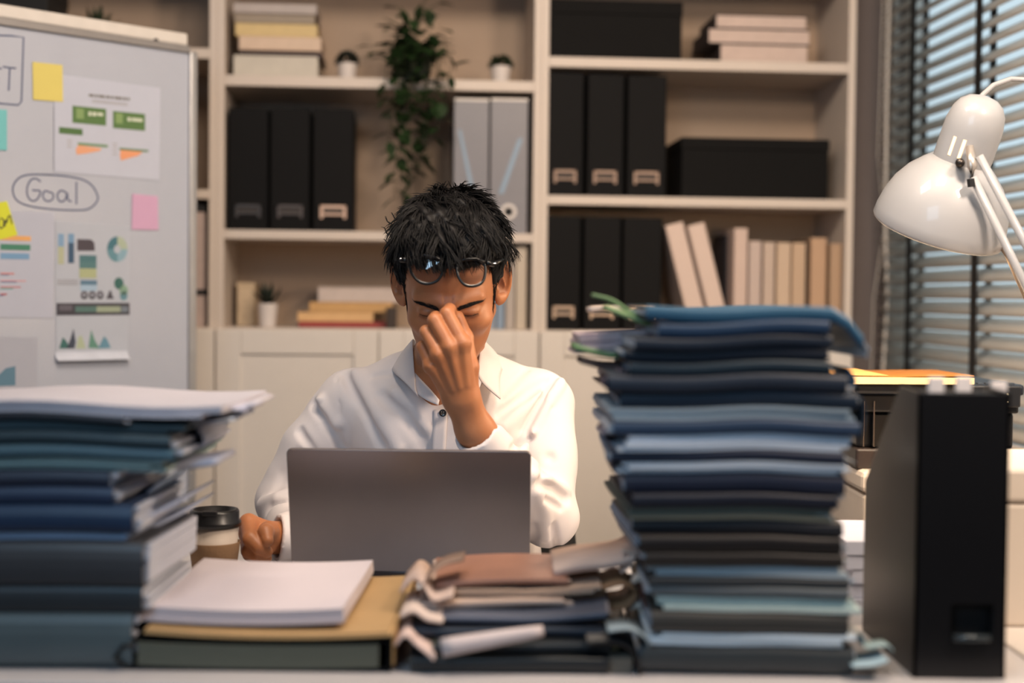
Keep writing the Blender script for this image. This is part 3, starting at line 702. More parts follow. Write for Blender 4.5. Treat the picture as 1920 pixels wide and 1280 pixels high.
# ================================================================== PAPER PILES
def sagf(amp, L=0.25, ph=0.0, cx=0, cy=0):
    return lambda x, y: amp * math.sin((x - cx) * PI / L + ph) * 0.5 + amp * 0.5 * math.sin((y - cy) * PI / L * 0.8 + ph * 1.7)
def doc(label, x0, x1, y0, depth, z0, z1, col, kind='folder', rz=0, fn=None, group=None, pcol='#b8b4b6', curl=None, cat=None, name=None, seed=0, jut=0.008, mtc=None):
    rd = random.Random(seed * 31 + int(z0 * 9999))
    cx = (x0 + x1) / 2; W = x1 - x0
    nm = name or {'folder': 'document_folder', 'papers': 'paper_stack', 'binder': 'ring_binder'}[kind]
    t = thing(nm, label, cat or {'folder': 'folder', 'papers': 'paper stack', 'binder': 'binder'}[kind], (cx, y0, z0), rz, group)
    h = z1 - z0
    cm = mtc or mat(col, 0.42, var=0.25, scale=9)
    def f2(x, y): return (fn(x, y) if fn else 0)
    if kind in ('folder', 'binder'):
        T = 0.0012 if kind == 'folder' else 0.0028
        bot = G().sheet(-W / 2, W / 2, 0, depth, 0, T, f2, 14, 6)
        # rounded spine at the front
        n = 7; vs = []; fs = []; nx = 14; r = h / 2
        for i in range(nx + 1):
            x = -W / 2 + W * i / nx
            for k in range(n + 1):
                a_ = -PI / 2 - PI * k / n
                vs.append((x, (r * 0.45 if kind == 'folder' else r * 0.25) * math.cos(a_) , r + (r) * math.sin(a_) + f2(x, 0)))
        for i in range(nx):
            for k in range(n): fs.append((i * (n + 1) + k, i * (n + 1) + k + 1, (i + 1) * (n + 1) + k + 1, (i + 1) * (n + 1) + k))
        bot.add(vs, fs)
        bot.sheet(-W / 2, W / 2, 0, depth, h - T, h, f2, 14, 6)
        bot.build('cover', cm, t, smooth=False)
        zi0, zi1 = T + 0.0003, h - T - 0.0003
    else: zi0, zi1 = 0, h
    # sheets of paper inside, a few separate packets
    npk = max(2, min(5, int((zi1 - zi0) / 0.004)))
    g = G()
    for k in range(npk):
        a0 = zi0 + (zi1 - zi0) * k / npk; a1 = zi0 + (zi1 - zi0) * (k + 0.93) / npk
        jx = rd.uniform(-jut, jut * 1.5); jy = rd.uniform(0, 0.008)
        fr = rd.uniform(-0.025, 0.025) if kind == 'papers' else 0
        M = Matrix.Rotation(fr, 4, 'Z')
        g.sheet(-W / 2 + 0.003 + jx, W / 2 - 0.002 + jx, 0.003 + jy, depth - 0.004 + jy, a0, a1, f2, 10, 5, M)
    g.build('papers', mat(pcol, 0.8, var=0.06, scale=20), t)
    return t
# ---- tall right pile
D0 = 1.60
rows = [(575, 1213, 1622, '#2f5873', 'folder'), (603, 1235, 1556, '#1d3550', 'folder'), (630, 1190, 1562, '#1a2534', 'folder'), (655, 1172, 1556, '#161e2b', 'folder'),
        (678, 1182, 1560, '#1c2c38', 'folder'), (702, 1142, 1590, '#232c3a', 'folder'), (735, 1165, 1612, '#1a2838', 'folder'), (764, 1137, 1600, '#8f9fab', 'papers'),
        (788, 1152, 1616, '#2c3f58', 'folder'), (815, 1160, 1590, '#b9c4d2', 'papers'), (846, 1150, 1586, '#20273a', 'folder'), (866, 1162, 1585, '#bcc6d2', 'papers'),
        (888, 1176, 1590, '#242a3c', 'folder'), (925, 1190, 1575, '#181d2b', 'folder'), (953, 1186, 1576, '#5a5d55', 'papers'), (976, 1192, 1588, '#25262b', 'folder'),
        (1003, 1203, 1586, '#1e1b1c', 'folder'), (1036, 1215, 1590, '#2a2624', 'folder'), (1062, 1226, 1596, '#a3b0b8', 'papers'), (1083, 1224, 1602, '#35393d', 'folder'),
        (1100, 1226, 1600, '#596065', 'folder'), (1120, 1230, 1610, '#b5c6c3', 'papers'), (1147, 1228, 1600, '#3d3c3a', 'folder'), (1187, 1226, 1600, '#d9e6ef', 'papers'),
        (1214, 1208, 1612, '#33383b', 'folder'), (1246, 0, 0, '', '')]
yb_ = 1246; k_ = FPX / D0
adj = {1: 'blue', 2: 'dark blue'}
N = len(rows) - 1
ordw = ['first', 'second', 'third', 'fourth', 'fifth', 'sixth', 'seventh', 'eighth', 'ninth', 'tenth', 'eleventh', 'twelfth', 'thirteenth']
cn = {'#2f5873': 'teal blue', '#1d3550': 'dark blue', '#1a2534': 'blackish navy', '#161e2b': 'near black', '#1c2c38': 'dark teal', '#232c3a': 'slate', '#1a2838': 'deep navy', '#8f9fab': 'blue grey', '#2c3f58': 'steel blue',
      '#b9c4d2': 'pale blue', '#20273a': 'dark indigo', '#bcc6d2': 'pale grey blue', '#242a3c': 'navy', '#181d2b': 'black blue', '#5a5d55': 'olive grey', '#25262b': 'charcoal', '#1e1b1c': 'brownish black', '#2a2624': 'dark brown',
      '#a3b0b8': 'grey', '#35393d': 'dark grey', '#596065': 'mid grey', '#b5c6c3': 'greenish grey', '#3d3c3a': 'dark taupe', '#d9e6ef': 'light blue white', '#33383b': 'bottom charcoal'}
rnd = random.Random(11)
for i in range(N):
    yt, a, b, c, kd = rows[i]; yn = rows[i + 1][0]
    z1 = P(1400, yt, D0).z - 0.0006; z0 = P(1400, yn, D0).z + 0.0006
    if i == N - 1: z0 = DZ + 0.0035
    rk = i + 1
    if rk <= 13: where = '%s from the top' % ordw[rk - 1]
    else: where = '%s from the bottom' % ordw[N - rk]
    if rk == 1: where = 'the topmost'
    if rk == N: where = 'the lowest'
    lab = '%s %s in the tall right pile, %s' % (cn[c], 'folder' if kd == 'folder' else 'paper packet', where)
    hz = z1 - z0; am = 0.002
    x0 = PX(a, D0); x1 = PX(b, D0)
    fn = None
    if i == 0:
        cxx = (x1 - x0) / 2
        fn = lambda x, y, cxx=cxx: -0.030 * max(0, (x - cxx * 0.72) / (cxx * 0.28)) ** 1.6 + 0.002 * math.sin(x * 30) if x > cxx * 0.72 else 0.002 * math.sin(x * 30)
    else:
        fn = lambda x, y, i=i, x0=x0, x1=x1: 0.0034 * (1 - i / 24) * math.sin((x + (x0 + x1) / 2 - 0.26) * 21 + 0.12 * i) + 0.0005 * math.sin(x * 47) + 0.001 * math.sin(y * 20)
    doc(lab, x0, x1, D0 + (-0.005 if kd == 'papers' else (0.0 if i % 3 else 0.006)), 0.29, z0, z1, c, kd, rnd.uniform(-0.035, 0.035), fn, 'documents in the tall right pile', pcol=c if kd == 'papers' else ['#a7b1bd', '#8b98a8', '#b7bcc4'][i % 3], seed=i)
# curled and jutting loose sheets on the right pile (each a thing)
def loose(label, pts3, width, col, name='loose_sheet', cat='paper', wdir=Vector((0, 1, 0)), thick=0.0012, parent=None):
    q = smooth_pts([(p[0], p[2]) for p in pts3], 5); ys = np.interp(np.linspace(0, len(pts3) - 1, len(q)), range(len(pts3)), [p[1] for p in pts3])
    g = G(); vs = []; fs = []
    for (x, z), y in zip(q, ys):
        vs += [(x, y, z), (x + wdir.x * width, y + wdir.y * width, z + wdir.z * width)]
    for i in range(len(q) - 1): fs.append((2 * i, 2 * i + 1, 2 * i + 3, 2 * i + 2))
    o0 = Vector(pts3[0]); g.v = [tuple(Vector(v) - o0) for v in vs]; g.f = fs
    o = g.build(name, mat(col, 0.7, var=0.05), parent, smooth=True, loc=o0)
    s = o.modifiers.new('s', 'SOLIDIFY'); s.thickness = thick
    if parent is None: tag(o, label, cat)
    return o
def W3(px, py, d): p = P(px, py, d); return (p.x, p.y, p.z)
loose('white curled sheet drooping over the right edge of the tall right pile', [W3(1505, 803, 1.605), W3(1550, 800, 1.605), W3(1566, 815, 1.605), W3(1566, 838, 1.605)], 0.05, '#c3cfdc')
loose('light blue crumpled sheet hanging lower on the right side of the tall pile', [W3(1530, 880, 1.605), W3(1565, 860, 1.600), W3(1585, 872, 1.605), W3(1570, 905, 1.605), W3(1582, 935, 1.605)], 0.06, '#9fb9d2')
loose('pale sheet corner sticking out at mid height right of the tall pile', [W3(1560, 850, 1.690), W3(1590, 862, 1.690), W3(1605, 868, 1.690)], 0.09, '#c9d4df')
loose('small pale paper corner poking out under the navy folders at right', [W3(1520, 965, 1.608), W3(1555, 968, 1.605), W3(1562, 985, 1.605)], 0.04, '#9fb3bd')
loose('light grey clip band at the right foot of the tall pile', [W3(1600, 1180, 1.610), W3(1618, 1195, 1.605), W3(1622, 1215, 1.605), W3(1665, 1212, 1.600), W3(1674, 1222, 1.600)], 0.03, '#8fa4a6')
loose('pale grey sheet lying on the desk at the right foot of the tall pile', [W3(1600, 1252, 1.580), W3(1640, 1249, 1.580), W3(1668, 1240, 1.580)], 0.06, '#8fa8b4')
loose('blue grey sheet curling out of the right side of the tall pile', [W3(1590, 690, 1.660), W3(1604, 715, 1.660), W3(1590, 735, 1.660)], 0.1, '#52718c')
loose('dark blue folder flap drooping at the right side of the tall pile', [W3(1595, 740, 1.640), W3(1617, 750, 1.640), W3(1620, 790, 1.640), W3(1612, 822, 1.640)], 0.12, '#2e4257')
loose('lilac grey sheet curling at the left side of the tall pile', [W3(1200, 690, 1.660), W3(1150, 700, 1.660), W3(1134, 722, 1.660), W3(1160, 745, 1.660), W3(1185, 770, 1.660)], 0.12, '#4c4450')
loose('grey folded sheet edge at the left side under the dark folders', [W3(1180, 812, 1.640), W3(1140, 808, 1.640), W3(1132, 822, 1.640), W3(1160, 845, 1.640)], 0.12, '#6f6a76')
loose('dark sheet curl at lower left of the upper half of the tall pile', [W3(1180, 850, 1.640), W3(1152, 862, 1.640), W3(1150, 885, 1.640), W3(1180, 900, 1.640)], 0.12, '#3a3440')
# jutting bundle at upper left of tall pile
jz = P(1150, 660, 1.98)
loose('green plastic folder tongue sticking out left from the top of the tall pile', [W3(1290, 600, 1.740), W3(1230, 592, 1.740), W3(1190, 585, 1.740), W3(1150, 560, 1.740), W3(1112, 550, 1.740)], 0.03, '#66825a', 'plastic_strip', 'folder', thick=0.004)
loose('light green divider sheet at the top left of the tall pile', [W3(1310, 612, 1.720), W3(1240, 608, 1.720), W3(1165, 582, 1.720), W3(1140, 572, 1.720)], 0.08, '#7f9b6b', thick=0.006)
loose('white sheet among the green dividers at the top left of the tall pile', [W3(1230, 596, 1.800), W3(1160, 574, 1.800), W3(1105, 576, 1.800)], 0.08, '#b5a79f', thick=0.006)
doc('pinkish white paper bundle sticking out left under the green sheets', PX(1078, 1.76), PX(1330, 1.76), 1.74, 0.14, P(1150, 655, 1.74).z - 0.0005, P(1150, 618, 1.74).z, '#b9a9ad', 'papers', 0.03, lambda x, y: 0.006 * math.sin(x * 14), None, pcol='#b9a6aa', jut=0.004)
loose('green folder edge sticking out left below the pinkish paper bundle', [W3(1260, 668, 1.740), W3(1200, 665, 1.740), W3(1140, 660, 1.740), W3(1078, 645, 1.740)], 0.1, '#5f7f55', thick=0.007)
loose('brown black binder edge below the green folder at the left of the tall pile', [W3(1260, 690, 1.740), W3(1180, 684, 1.740), W3(1130, 682, 1.740), W3(1090, 672, 1.740)], 0.1, '#2b2024', thick=0.006)

# ---- left pile
D1 = 1.60; k1 = FPX / D1; yb1 = 1228
rowsL = [(757, 395, '#b9b6bf', 'papers', 'messy white paper packet lying on top'), (780, 235, '#20222a', 'folder', 'thin black folder under the white papers'),
         (793, 335, '#38484f', 'papers', 'dark teal paper packet'), (812, 322, '#25343b', 'folder', 'dark green folder'), (838, 328, '#46606b', 'folder', 'teal blue folder'), (862, 285, '#8ea09e', 'papers', 'pale sage paper packet'),
         (886, 208, '#272d3d', 'folder', 'dark navy folder'), (915, 215, '#2b3850', 'folder', 'slate navy folder'), (947, 252, '#22344e', 'folder', 'royal navy folder'), (1000, 240, '#8c9bb4', 'papers', 'thin bluish paper packet above the grey box'),
         (1016, 272, '#3b3b3e', 'binder', 'thick dark grey binder'), (1100, 268, '#2b2f33', 'binder', 'charcoal binder'), (1150, 250, '#4c585c', 'binder', 'blue grey binder at the very bottom'), (1228, 0, '', '', '')]
for i in range(len(rowsL) - 1):
    yt, b, c, kd, lab = rowsL[i]; yn = rowsL[i + 1][0]
    z1 = P(150, yt, D1).z - 0.0006; z0 = P(150, yn, D1).z + 0.0006
    if i == len(rowsL) - 2: z0 = DZ + 0.0035
    x1 = PX(b, D1); x0 = x1 - (0.34 if i else 0.40)
    fn = lambda x, y, i=i, x0=x0, x1=x1: 0.0035 * (1 - i / 13) * math.sin((x + (x0 + x1) / 2) * 20 - 0.12 * i) + 0.001 * math.sin(y * 18 + 1)
    doc(lab + ' in the tall left pile', x0, x1, D1, 0.30 if i < 6 else 0.235, z0, z1, c, kd, rnd.uniform(-0.025, 0.02), fn, 'documents in the tall left pile', pcol=c if kd == 'papers' else '#b9bdc9', seed=i + 50, jut=0.016 if i < 6 else 0.006)
# fanned loose sheets
loose('white sheet with turned up tip reaching farthest right from the left pile', [W3(300, 772, 1.660), W3(350, 768, 1.660), W3(430, 770, 1.660), W3(478, 760, 1.660)], 0.14, '#c9c6d0', thick=0.003)
loose('second white sheet just below the farthest reaching one of the left pile', [W3(250, 776, 1.650), W3(330, 772, 1.650), W3(400, 766, 1.650), W3(460, 772, 1.650)], 0.12, '#b5b2c0', thick=0.003)
loose('white sheet sagging under the top packet of the left pile', [W3(240, 785, 1.640), W3(320, 780, 1.640), W3(380, 796, 1.640), W3(436, 790, 1.640)], 0.14, '#b3bccb', thick=0.004)
loose('white sheet rolled round the right side of the left pile', [W3(318, 800, 1.690), W3(362, 800, 1.690), W3(380, 826, 1.690), W3(362, 842, 1.690), W3(325, 850, 1.690)], 0.14, '#b9bdca', thick=0.002)
loose('pale blue sheet tongue pointing right from the left pile', [W3(215, 900, 1.660), W3(290, 884, 1.660), W3(350, 880, 1.660), W3(404, 872, 1.660)], 0.12, '#b3b7c8', thick=0.007)
for i, (pts, c, lab) in enumerate([
    ([(200, 905), (215, 930), (232, 945), (262, 940), (300, 905)], '#a9bdd8', 'light blue crumpled sheet at the right side of the left pile'),
    ([(240, 1000), (262, 985), (300, 960), (350, 935)], '#a7afc4', 'grey blue sheet sloping up right from the left pile'),
    ([(232, 1004), (238, 1024), (248, 1024), (258, 1000), (300, 985), (352, 958)], '#aab4cb', 'pale sheet with a downturned corner on the left pile')]):
    loose(lab, [W3(a_, b_, 1.60 + 0.03 * j) for j, (a_, b_) in enumerate(pts)], 0.16, c, thick=0.003)
# messy packet of white edges filling the right flank
g = thing('paper_stack', 'fan of white sheets filling the right flank of the left pile', 'paper stack', (PX(300, 1.78), 1.70, P(300, 1010, 1.70).z))
rd = random.Random(3); z = 0; gg = G(); 
for k in range(9):
    gg.sheet(-0.17, 0.03 + 0.004 * k + rd.uniform(-0.008, 0.008), 0.005, 0.27, z, z + 0.0075, lambda x, y: 0.02 * max(0, x + 0.05) * 3, 8, 4, Matrix.Rotation(rd.uniform(-0.08, 0.04), 4, 'Z')); z += 0.0092
gg.build('sheets', mat('#adb4c8', 0.8, var=0.05), g)
bpy.data.objects.remove(g.children[0]); bpy.data.objects.remove(g)

# ---- centre-left pile: binder, kraft folder, white pad
smile = lambda cx, W, amp: (lambda x, y: amp * ((x) / (W / 2)) ** 2)
Dm = 1.60
x0, x1 = PX(240, Dm), PX(735, Dm); W = x1 - x0
t = doc('black ring binder with grey green papers under the brown folder', x0, x1, Dm, 0.33, DZ + 0.0005, DZ + 0.036, '#0e0e10', 'binder', 0.0, smile(0, W, 0.004), None, pcol='#5d5f55', seed=1)
# open front: show pages  (spine on the right side instead)
for ch in list(t.children):
    bpy.data.objects.remove(ch)
f_ = smile(0, W, 0.003)
G().sheet(-W / 2, W / 2, 0, 0.33, 0, 0.003, f_, 14, 4).build('back_cover', BLACKF, t)
G().sheet(-W / 2 + 0.012, W / 2 - 0.012, -0.002, 0.325, 0.0034, 0.029, lambda x, y: f_(x, y), 14, 4).build('papers', mat('#55574c', 0.8, var=0.3, stretch=(1, 1, 60)), t)
G().sheet(-W / 2, W / 2, 0.004, 0.33, 0.0295, 0.032, lambda x, y: f_(x, y), 14, 4).build('front_cover', BLACKF, t)
G().box(W / 2 - 0.002, W / 2 + 0.002, 0, 0.33, 0.001, 0.036).build('spine', BLACKF, t, 0.001)
G().tube([(-W / 2 - 0.002, -0.004, 0.006), (-W / 2 - 0.012, -0.008, 0.016), (-W / 2 - 0.004, -0.006, 0.028), (-W / 2 + 0.01, -0.004, 0.030)], 0.0025, 8).build('elastic_band', BLK, t, smooth=True)
xk0, xk1 = PX(272, 1.60), PX(740, 1.60); W = xk1 - xk0
t = thing('kraft_folder', 'light brown card folder under the white paper pad', 'folder', ((xk0 + xk1) / 2, 1.598, DZ + 0.0372), math.radians(-0.5))
fk = lambda x, y: 0.005 * (x / (W / 2)) ** 2
G().sheet(-W / 2, W / 2, 0, 0.335, 0, 0.0022, fk, 16, 4).build('back_leaf', mat('#b49468', 0.75, var=0.08), t)
G().sheet(-W / 2, W / 2 - 0.004, 0.003, 0.335, 0.0026, 0.0046, fk, 16, 4).build('front_leaf', mat('#ad8d62', 0.75, var=0.08), t)
G().box(W / 2 + 0.0005, W / 2 + 0.0025, 0, 0.335, -0.028, 0.0085).build('side_flap', mat('#9b7a4e', 0.75), t)
xw0, xw1 = PX(251, 1.615), PX(650, 1.615); W2 = xw1 - xw0
t = thing('paper_pad', 'thick white paper pad on the light brown folder', 'paper stack', ((xw0 + xw1) / 2, 1.622, DZ + 0.0372 + 0.0102), math.radians(-1.0))
fw_ = lambda x, y: 0.0045 * (x / (W2 / 2)) ** 2 + 0.0008 * math.sin(y * 25)
gg = None
for k in range(4):
    j = random.Random(k + 9)
    o = G().sheet(-W2 / 2 + j.uniform(0, 0.006) + 0.002 * k, W2 / 2 - j.uniform(0, 0.004), j.uniform(0, 0.003), 0.30, 0.0042 * k, 0.0042 * k + 0.0039, fw_, 16, 6).build('sheet_bundle', mat('#c9c0c6', 0.8, var=0.02), t)

# ---- middle pile
def docM(label, a, b, d, depth, z0, z1, col, kd, rz, fn=None, pc='#b8b4b6', jut=0.008, seed=0):
    return doc(label, PX(a, d), PX(b, d), d, depth, z0, z1, col, kd, rz, fn, 'documents in the middle pile', pcol=pc, jut=jut, seed=seed)
wv = lambda amp: (lambda x, y: amp * math.sin(x * 24) + amp * 0.5 * math.sin(y * 17))
docM('black binder at the bottom of the middle pile', 775, 1150, 1.60, 0.30, DZ + 0.003, DZ + 0.018, '#1b1f22', 'binder', 0, wv(0.001), '#4c4c42', seed=1)
docM('dark folder with yellowish papers below the rolled white paper', 820, 1155, 1.615, 0.29, DZ + 0.0215, DZ + 0.031, '#262b30', 'folder', 0.03, wv(0.001), '#8f8a68', seed=2)
docM('navy grey folder in the middle of the middle pile', 770, 1140, 1.64, 0.27, DZ + 0.034, DZ + 0.043, '#2b323e', 'folder', -0.02, wv(0.0015), '#a08d82', seed=3)
docM('slate grey folder with raised right side in the middle pile', 822, 1145, 1.65, 0.26, DZ + 0.0465, DZ + 0.053, '#5a6070', 'folder', -0.03, lambda x, y: 0.0005 + 0.008 * max(0, x / 0.1) ** 1.5 if x > 0 else 0.0005, '#9f9aa0', seed=4)
docM('cream paper packet above the slate folder', 790, 1070, 1.68, 0.22, DZ + 0.0565, DZ + 0.064, '#c2aa9c', 'papers', 0.05, wv(0.0012), '#c9b1a3', seed=5)
docM('olive and cream papers beneath the pinkish brown folder', 815, 1120, 1.70, 0.20, DZ + 0.066, DZ + 0.072, '#a3907c', 'papers', -0.04, lambda x, y: 0.006 * max(0, x / 0.1) ** 1.5 if x > 0 else 0.001, '#b59c8a', seed=6)
PK = doc('pinkish brown folder arching on top of the middle pile', PX(822, 1.72), PX(1072, 1.72), 1.72, 0.17, DZ + 0.0755, DZ + 0.082, '#a87c6a', 'folder', 0.05, lambda x, y: 0.003 - 0.004 * (x / 0.09) ** 2 + 0.03 * x, None, pcol='#c9b1a3')
loose('thin cream strips fanning left from the middle pile', [W3(790, 1120, 1.680), W3(800, 1090, 1.680), W3(830, 1062, 1.700), W3(870, 1052, 1.720)], 0.06, '#8f7668', thick=0.002)
loose('crumpled cream paper at the left of the middle pile', [W3(752, 1112, 1.700), W3(775, 1088, 1.700), W3(792, 1098, 1.680), W3(812, 1128, 1.660), W3(850, 1120, 1.660)], 0.12, '#c6ada0', thick=0.003)
loose('cream sheet corner below the crumpled one beside the brown folder', [W3(752, 1160, 1.640), W3(775, 1150, 1.640), W3(800, 1165, 1.630), W3(830, 1170, 1.630)], 0.12, '#cdb8ac', thick=0.004)
loose('pinkish white scrap on the desk between binder and middle pile', [W3(742, 1212, 1.600), W3(760, 1195, 1.600), W3(778, 1210, 1.600), W3(800, 1228, 1.590), W3(812, 1240, 1.585)], 0.1, '#c8afa6', thick=0.003)
loose('cream paper band reaching right from the pinkish brown folder', [W3(1040, 1082, 1.740), W3(1085, 1072, 1.740), W3(1140, 1066, 1.740), W3(1180, 1058, 1.740), W3(1206, 1042, 1.740)], 0.14, '#cdb3a6', thick=0.009)
loose('torn cream flap above the paper band beside the tall pile', [W3(1165, 1075, 1.740), W3(1185, 1060, 1.740), W3(1195, 1040, 1.740), W3(1166, 1032, 1.740)], 0.03, '#c7b2a6', thick=0.002)
loose('brown card curl between the middle pile and the tall pile', [W3(1130, 1108, 1.720), W3(1165, 1098, 1.720), W3(1190, 1112, 1.720), W3(1175, 1135, 1.720), W3(1140, 1140, 1.720)], 0.1, '#8a6648', thick=0.003)
loose('dark reddish card edge against the left of the tall pile', [W3(1200, 1050, 1.680), W3(1216, 1080, 1.680), W3(1205, 1120, 1.680), W3(1215, 1165, 1.660)], 0.1, '#3a1c16', thick=0.004)
for i, (a_, b_, c_) in enumerate([(1185, 1092, 'upper'), (1180, 1142, 'middle'), (1200, 1150, 'lower')]):
    p_ = P(a_, b_, 1.73); o = G().tube([(0, 0, 0), (0.006, 0.002, 0.006), (0.014, 0.003, 0.004), (0.018, 0.005, -0.003)], [0.003, 0.006, 0.006, 0.003], 8).build('paper_scrap', mat('#cbbcae', 0.8), loc=p_, smooth=True)
    tag(o, '%s small white crumpled scrap between the middle and tall piles' % c_, 'paper scrap')
# rolled paper
a_ = P(828, 1214, 1.592); b_ = P(1018, 1182, 1.605); ax = (b_ - a_)
q = [a_ + ax * (k / 8) for k in range(9)]
tag(G().tube([p - a_ for p in q], [0.0105, 0.0105, 0.0100, 0.0095, 0.009, 0.0085, 0.008, 0.0072, 0.0062], 20).build('rolled_paper', mat('#c4b8b8', 0.7), loc=a_, smooth=True), 'white rolled paper lying slantwise on the middle pile', 'rolled paper')
# binder arc at right
g = thing('ring_binder', 'black curved binder spine between the middle pile and tall pile', 'binder', (PX(1180, 1.61), 1.60, DZ))
arc = [(-0.045, 0, 0.038), (-0.02, 0, 0.040), (0.0, 0, 0.036), (0.014, 0, 0.024), (0.018, 0, 0.006), (0.018, 0, 0.0)]
sp = smooth_pts([(p[0], p[2]) for p in arc], 5); vs = []; fs = []
for x, z in sp: vs += [(x, 0, z), (x, 0.24, z)]
for i in range(len(sp) - 1): fs.append((2 * i, 2 * i + 1, 2 * i + 3, 2 * i + 2))
G_ = G(); G_.v = vs; G_.f = fs; o = G_.build('spine', mat('#15161a', 0.4), g, smooth=True); s = o.modifiers.new('s', 'SOLIDIFY'); s.thickness = 0.004; s.offset = 1
G().sheet(-0.045, 0.008, 0.006, 0.235, 0.001, 0.018, None, 4, 4).build('papers', mat('#6c665c', 0.8, var=0.2), g)
o = G_.__class__(); 
loose('pale edged folder lip resting over the curved black binder', [W3(1140, 1186, 1.590), W3(1180, 1182, 1.590), W3(1208, 1196, 1.590), W3(1216, 1212, 1.590)], 0.05, '#7f8f98', thick=0.0022)

# ---- black magazine file on the right (near)
X0 = PX(1726, 1.60); X1 = PX(1899, 1.60); W = X1 - X0; Hh = (1266 - 727) / (FPX / 1.60); dp = 0.235
t = thing('magazine_file', 'large black magazine file standing at the right front of the desk', 'magazine file', (X0, 1.60, DZ), 0)
BF = mat('#07080d', 0.42, var=0.25, scale=5); T = 0.003
z0, z1, xa, xb = 0.045, 0.085, W * 0.40, W * 0.86
g = G(); g.box(0, W, 0, T, 0, z0); g.box(0, W, 0, T, z1, Hh); g.box(0, xa, 0, T, z0, z1); g.box(xb, W, 0, T, z0, z1)
fp = g.build('front_panel', BF, t)
G().box(xa + 0.002, xb - 0.002, T + 0.01, T + 0.012, z0 - 0.01, z1 + 0.01).build('inner_sheet', mat('#08080a', 0.6), t)
G().tube([(xa + 0.002, -0.003, z0 + 0.002), (xb - 0.004, -0.003, z0 + 0.002)], 0.0045, 10).build('finger_rim', mat('#3d4448', 0.25, 0.5), fp, smooth=True)
prf = [(0, 0), (dp, 0), (dp, Hh * 0.60), (dp * 0.33, Hh + 0.004), (0, Hh + 0.002)]
for x in (0, W - T):
    g = G(); vs = [(x, y, zz) for y, zz in prf] + [(x + T, y, zz) for y, zz in prf]; n = len(prf)
    g.add(vs, [tuple(range(n))[::-1], tuple(range(n, 2 * n))] + [(i, (i + 1) % n, (i + 1) % n + n, i + n) for i in range(n)])
    g.build('side_panel', BF, t)
G().box(T, W - T, T, dp, 0, T).build('base_panel', BF, t); G().box(T, W - T, dp - T, dp, T, Hh * 0.6).build('back_panel', BF, t)
for i, (px, pt, c) in enumerate([(1743, 703, '#c9bdb8'), (1804, 704, '#c9bdb8'), (1881, 715, '#b9aeac')]):
    x = PX(px, 1.66) ; zt_ = P(px, pt, 1.66).z
    g = thing('filed_document', ['dark document with white index tab at the left in the large black file', 'dark document with white index tab in the middle of the large black file', 'dark document with white index tab at the right in the large black file'][i], 'document', (X0 + W / 2, 1.625 + 0.02 * i, DZ + 0.004), 0, 'documents in the large black file')
    G().box(-W / 2 + 0.006, W / 2 - 0.006, 0, 0.008, 0, Hh * 0.985).build('sheets', mat('#2a2c30', 0.6), g)
    xx = x - (X0 + W / 2)
    G().box(xx - 0.0085, xx + 0.0085, -0.0005, 0.0085, Hh * 0.985, zt_ - DZ - 0.005).build('index_tab', mat('#efe6e2', 0.6), g, 0.0006)
# paper stack behind file, on the desk (white/blue edges)
doc('short pile of white and blue papers behind the large black file', PX(1596, 1.93), PX(1700, 1.93), 1.93, 0.2, DZ + 0.0005, DZ + 0.10, '#b9bcc9', 'papers', 0.0, None, None, pcol='#b4b8c8', seed=9)
# white boxes on side table
wx = PX(1612, 2.50)
t = thing('paper_box', 'white lidded box under the black printer on the side table', 'box', (wx, 2.46, DZ), 0)
WB = mat('#d9cdc0', 0.4, var=0.02)
zt_ = P(1612, 925, 2.46).z
G().box(0.004, 0.38, 0.004, 0.31, 0.0, zt_ - DZ - 0.003).build('body', WB, t, 0.006)
G().box(0, 0.384, 0, 0.314, zt_ - DZ, P(1612, 884, 2.46).z - DZ).build('lid', WB, t, 0.010)
PZ0 = P(1612, 884, 2.46).z
t2 = thing('paper_box', 'white panel box behind the large black file at the right edge', 'box', (0.64, 1.86, DZ), 0)
G().box(0, 0.30, 0, 0.25, 0, 0.163).build('body', WB, t2, 0.005)
G().box(-0.002, 0.302, -0.002, 0.252, 0.1645, 0.21).build('lid', WB, t2, 0.006)
# printer
pw0 = PX(1600, 2.52); 
t = thing('printer', 'black desktop printer with control buttons on the white box', 'printer', (pw0 + 0.005, 2.50, PZ0), 0)
PB = mat('#16161a', 0.35, var=0.1); PW = 0.29
G().box(0, PW, 0, 0.26, 0.0, 0.036).build('base_tray', mat('#2b2220', 0.45), t, 0.004)
G().box(0.006, PW - 0.006, 0.02, 0.25, 0.036, 0.10).build('body', PB, t, 0.006)
G().box(-0.004, PW + 0.004, -0.004, 0.26, 0.132, 0.152).build('scanner_lid', mat('#1d2430', 0.3), t, 0.006)
G().box(0.003, PW - 0.003, 0.004, 0.255, 0.10, 0.132).build('upper_housing', PB, t, 0.004)
G().box(0.03, 0.24, 0.006, 0.02, 0.04, 0.095).build('paper_slot', mat('#0a0a0c', 0.3), t)
cpn = G().box(PW - 0.10, PW - 0.005, -0.010, 0.0, 0.112, 0.150).build('control_panel', mat('#1b1d22', 0.3), t, 0.003)
for k in range(6): G().box(PW - 0.092 + k * 0.014, PW - 0.083 + k * 0.014, 0.0, 0.012, 0.1515, 0.1545).build('button', mat('#3c4552', 0.4), cpn)
for k in range(2): G().tube([(PW - 0.03, -0.012, 0.122 + 0.013 * k), (PW - 0.03, -0.0095, 0.122 + 0.013 * k)], 0.0016, 8).build('indicator_light', mat('#d8c7a8', 0.4, emit=1.2), cpn)
for x in (0.012, 0.03): G().tube([(x, -0.002, 0.04), (x, -0.002, 0.12)], 0.0012, 6).build('chrome_edge', mat('#8a7f78', 0.2, 0.9), t)
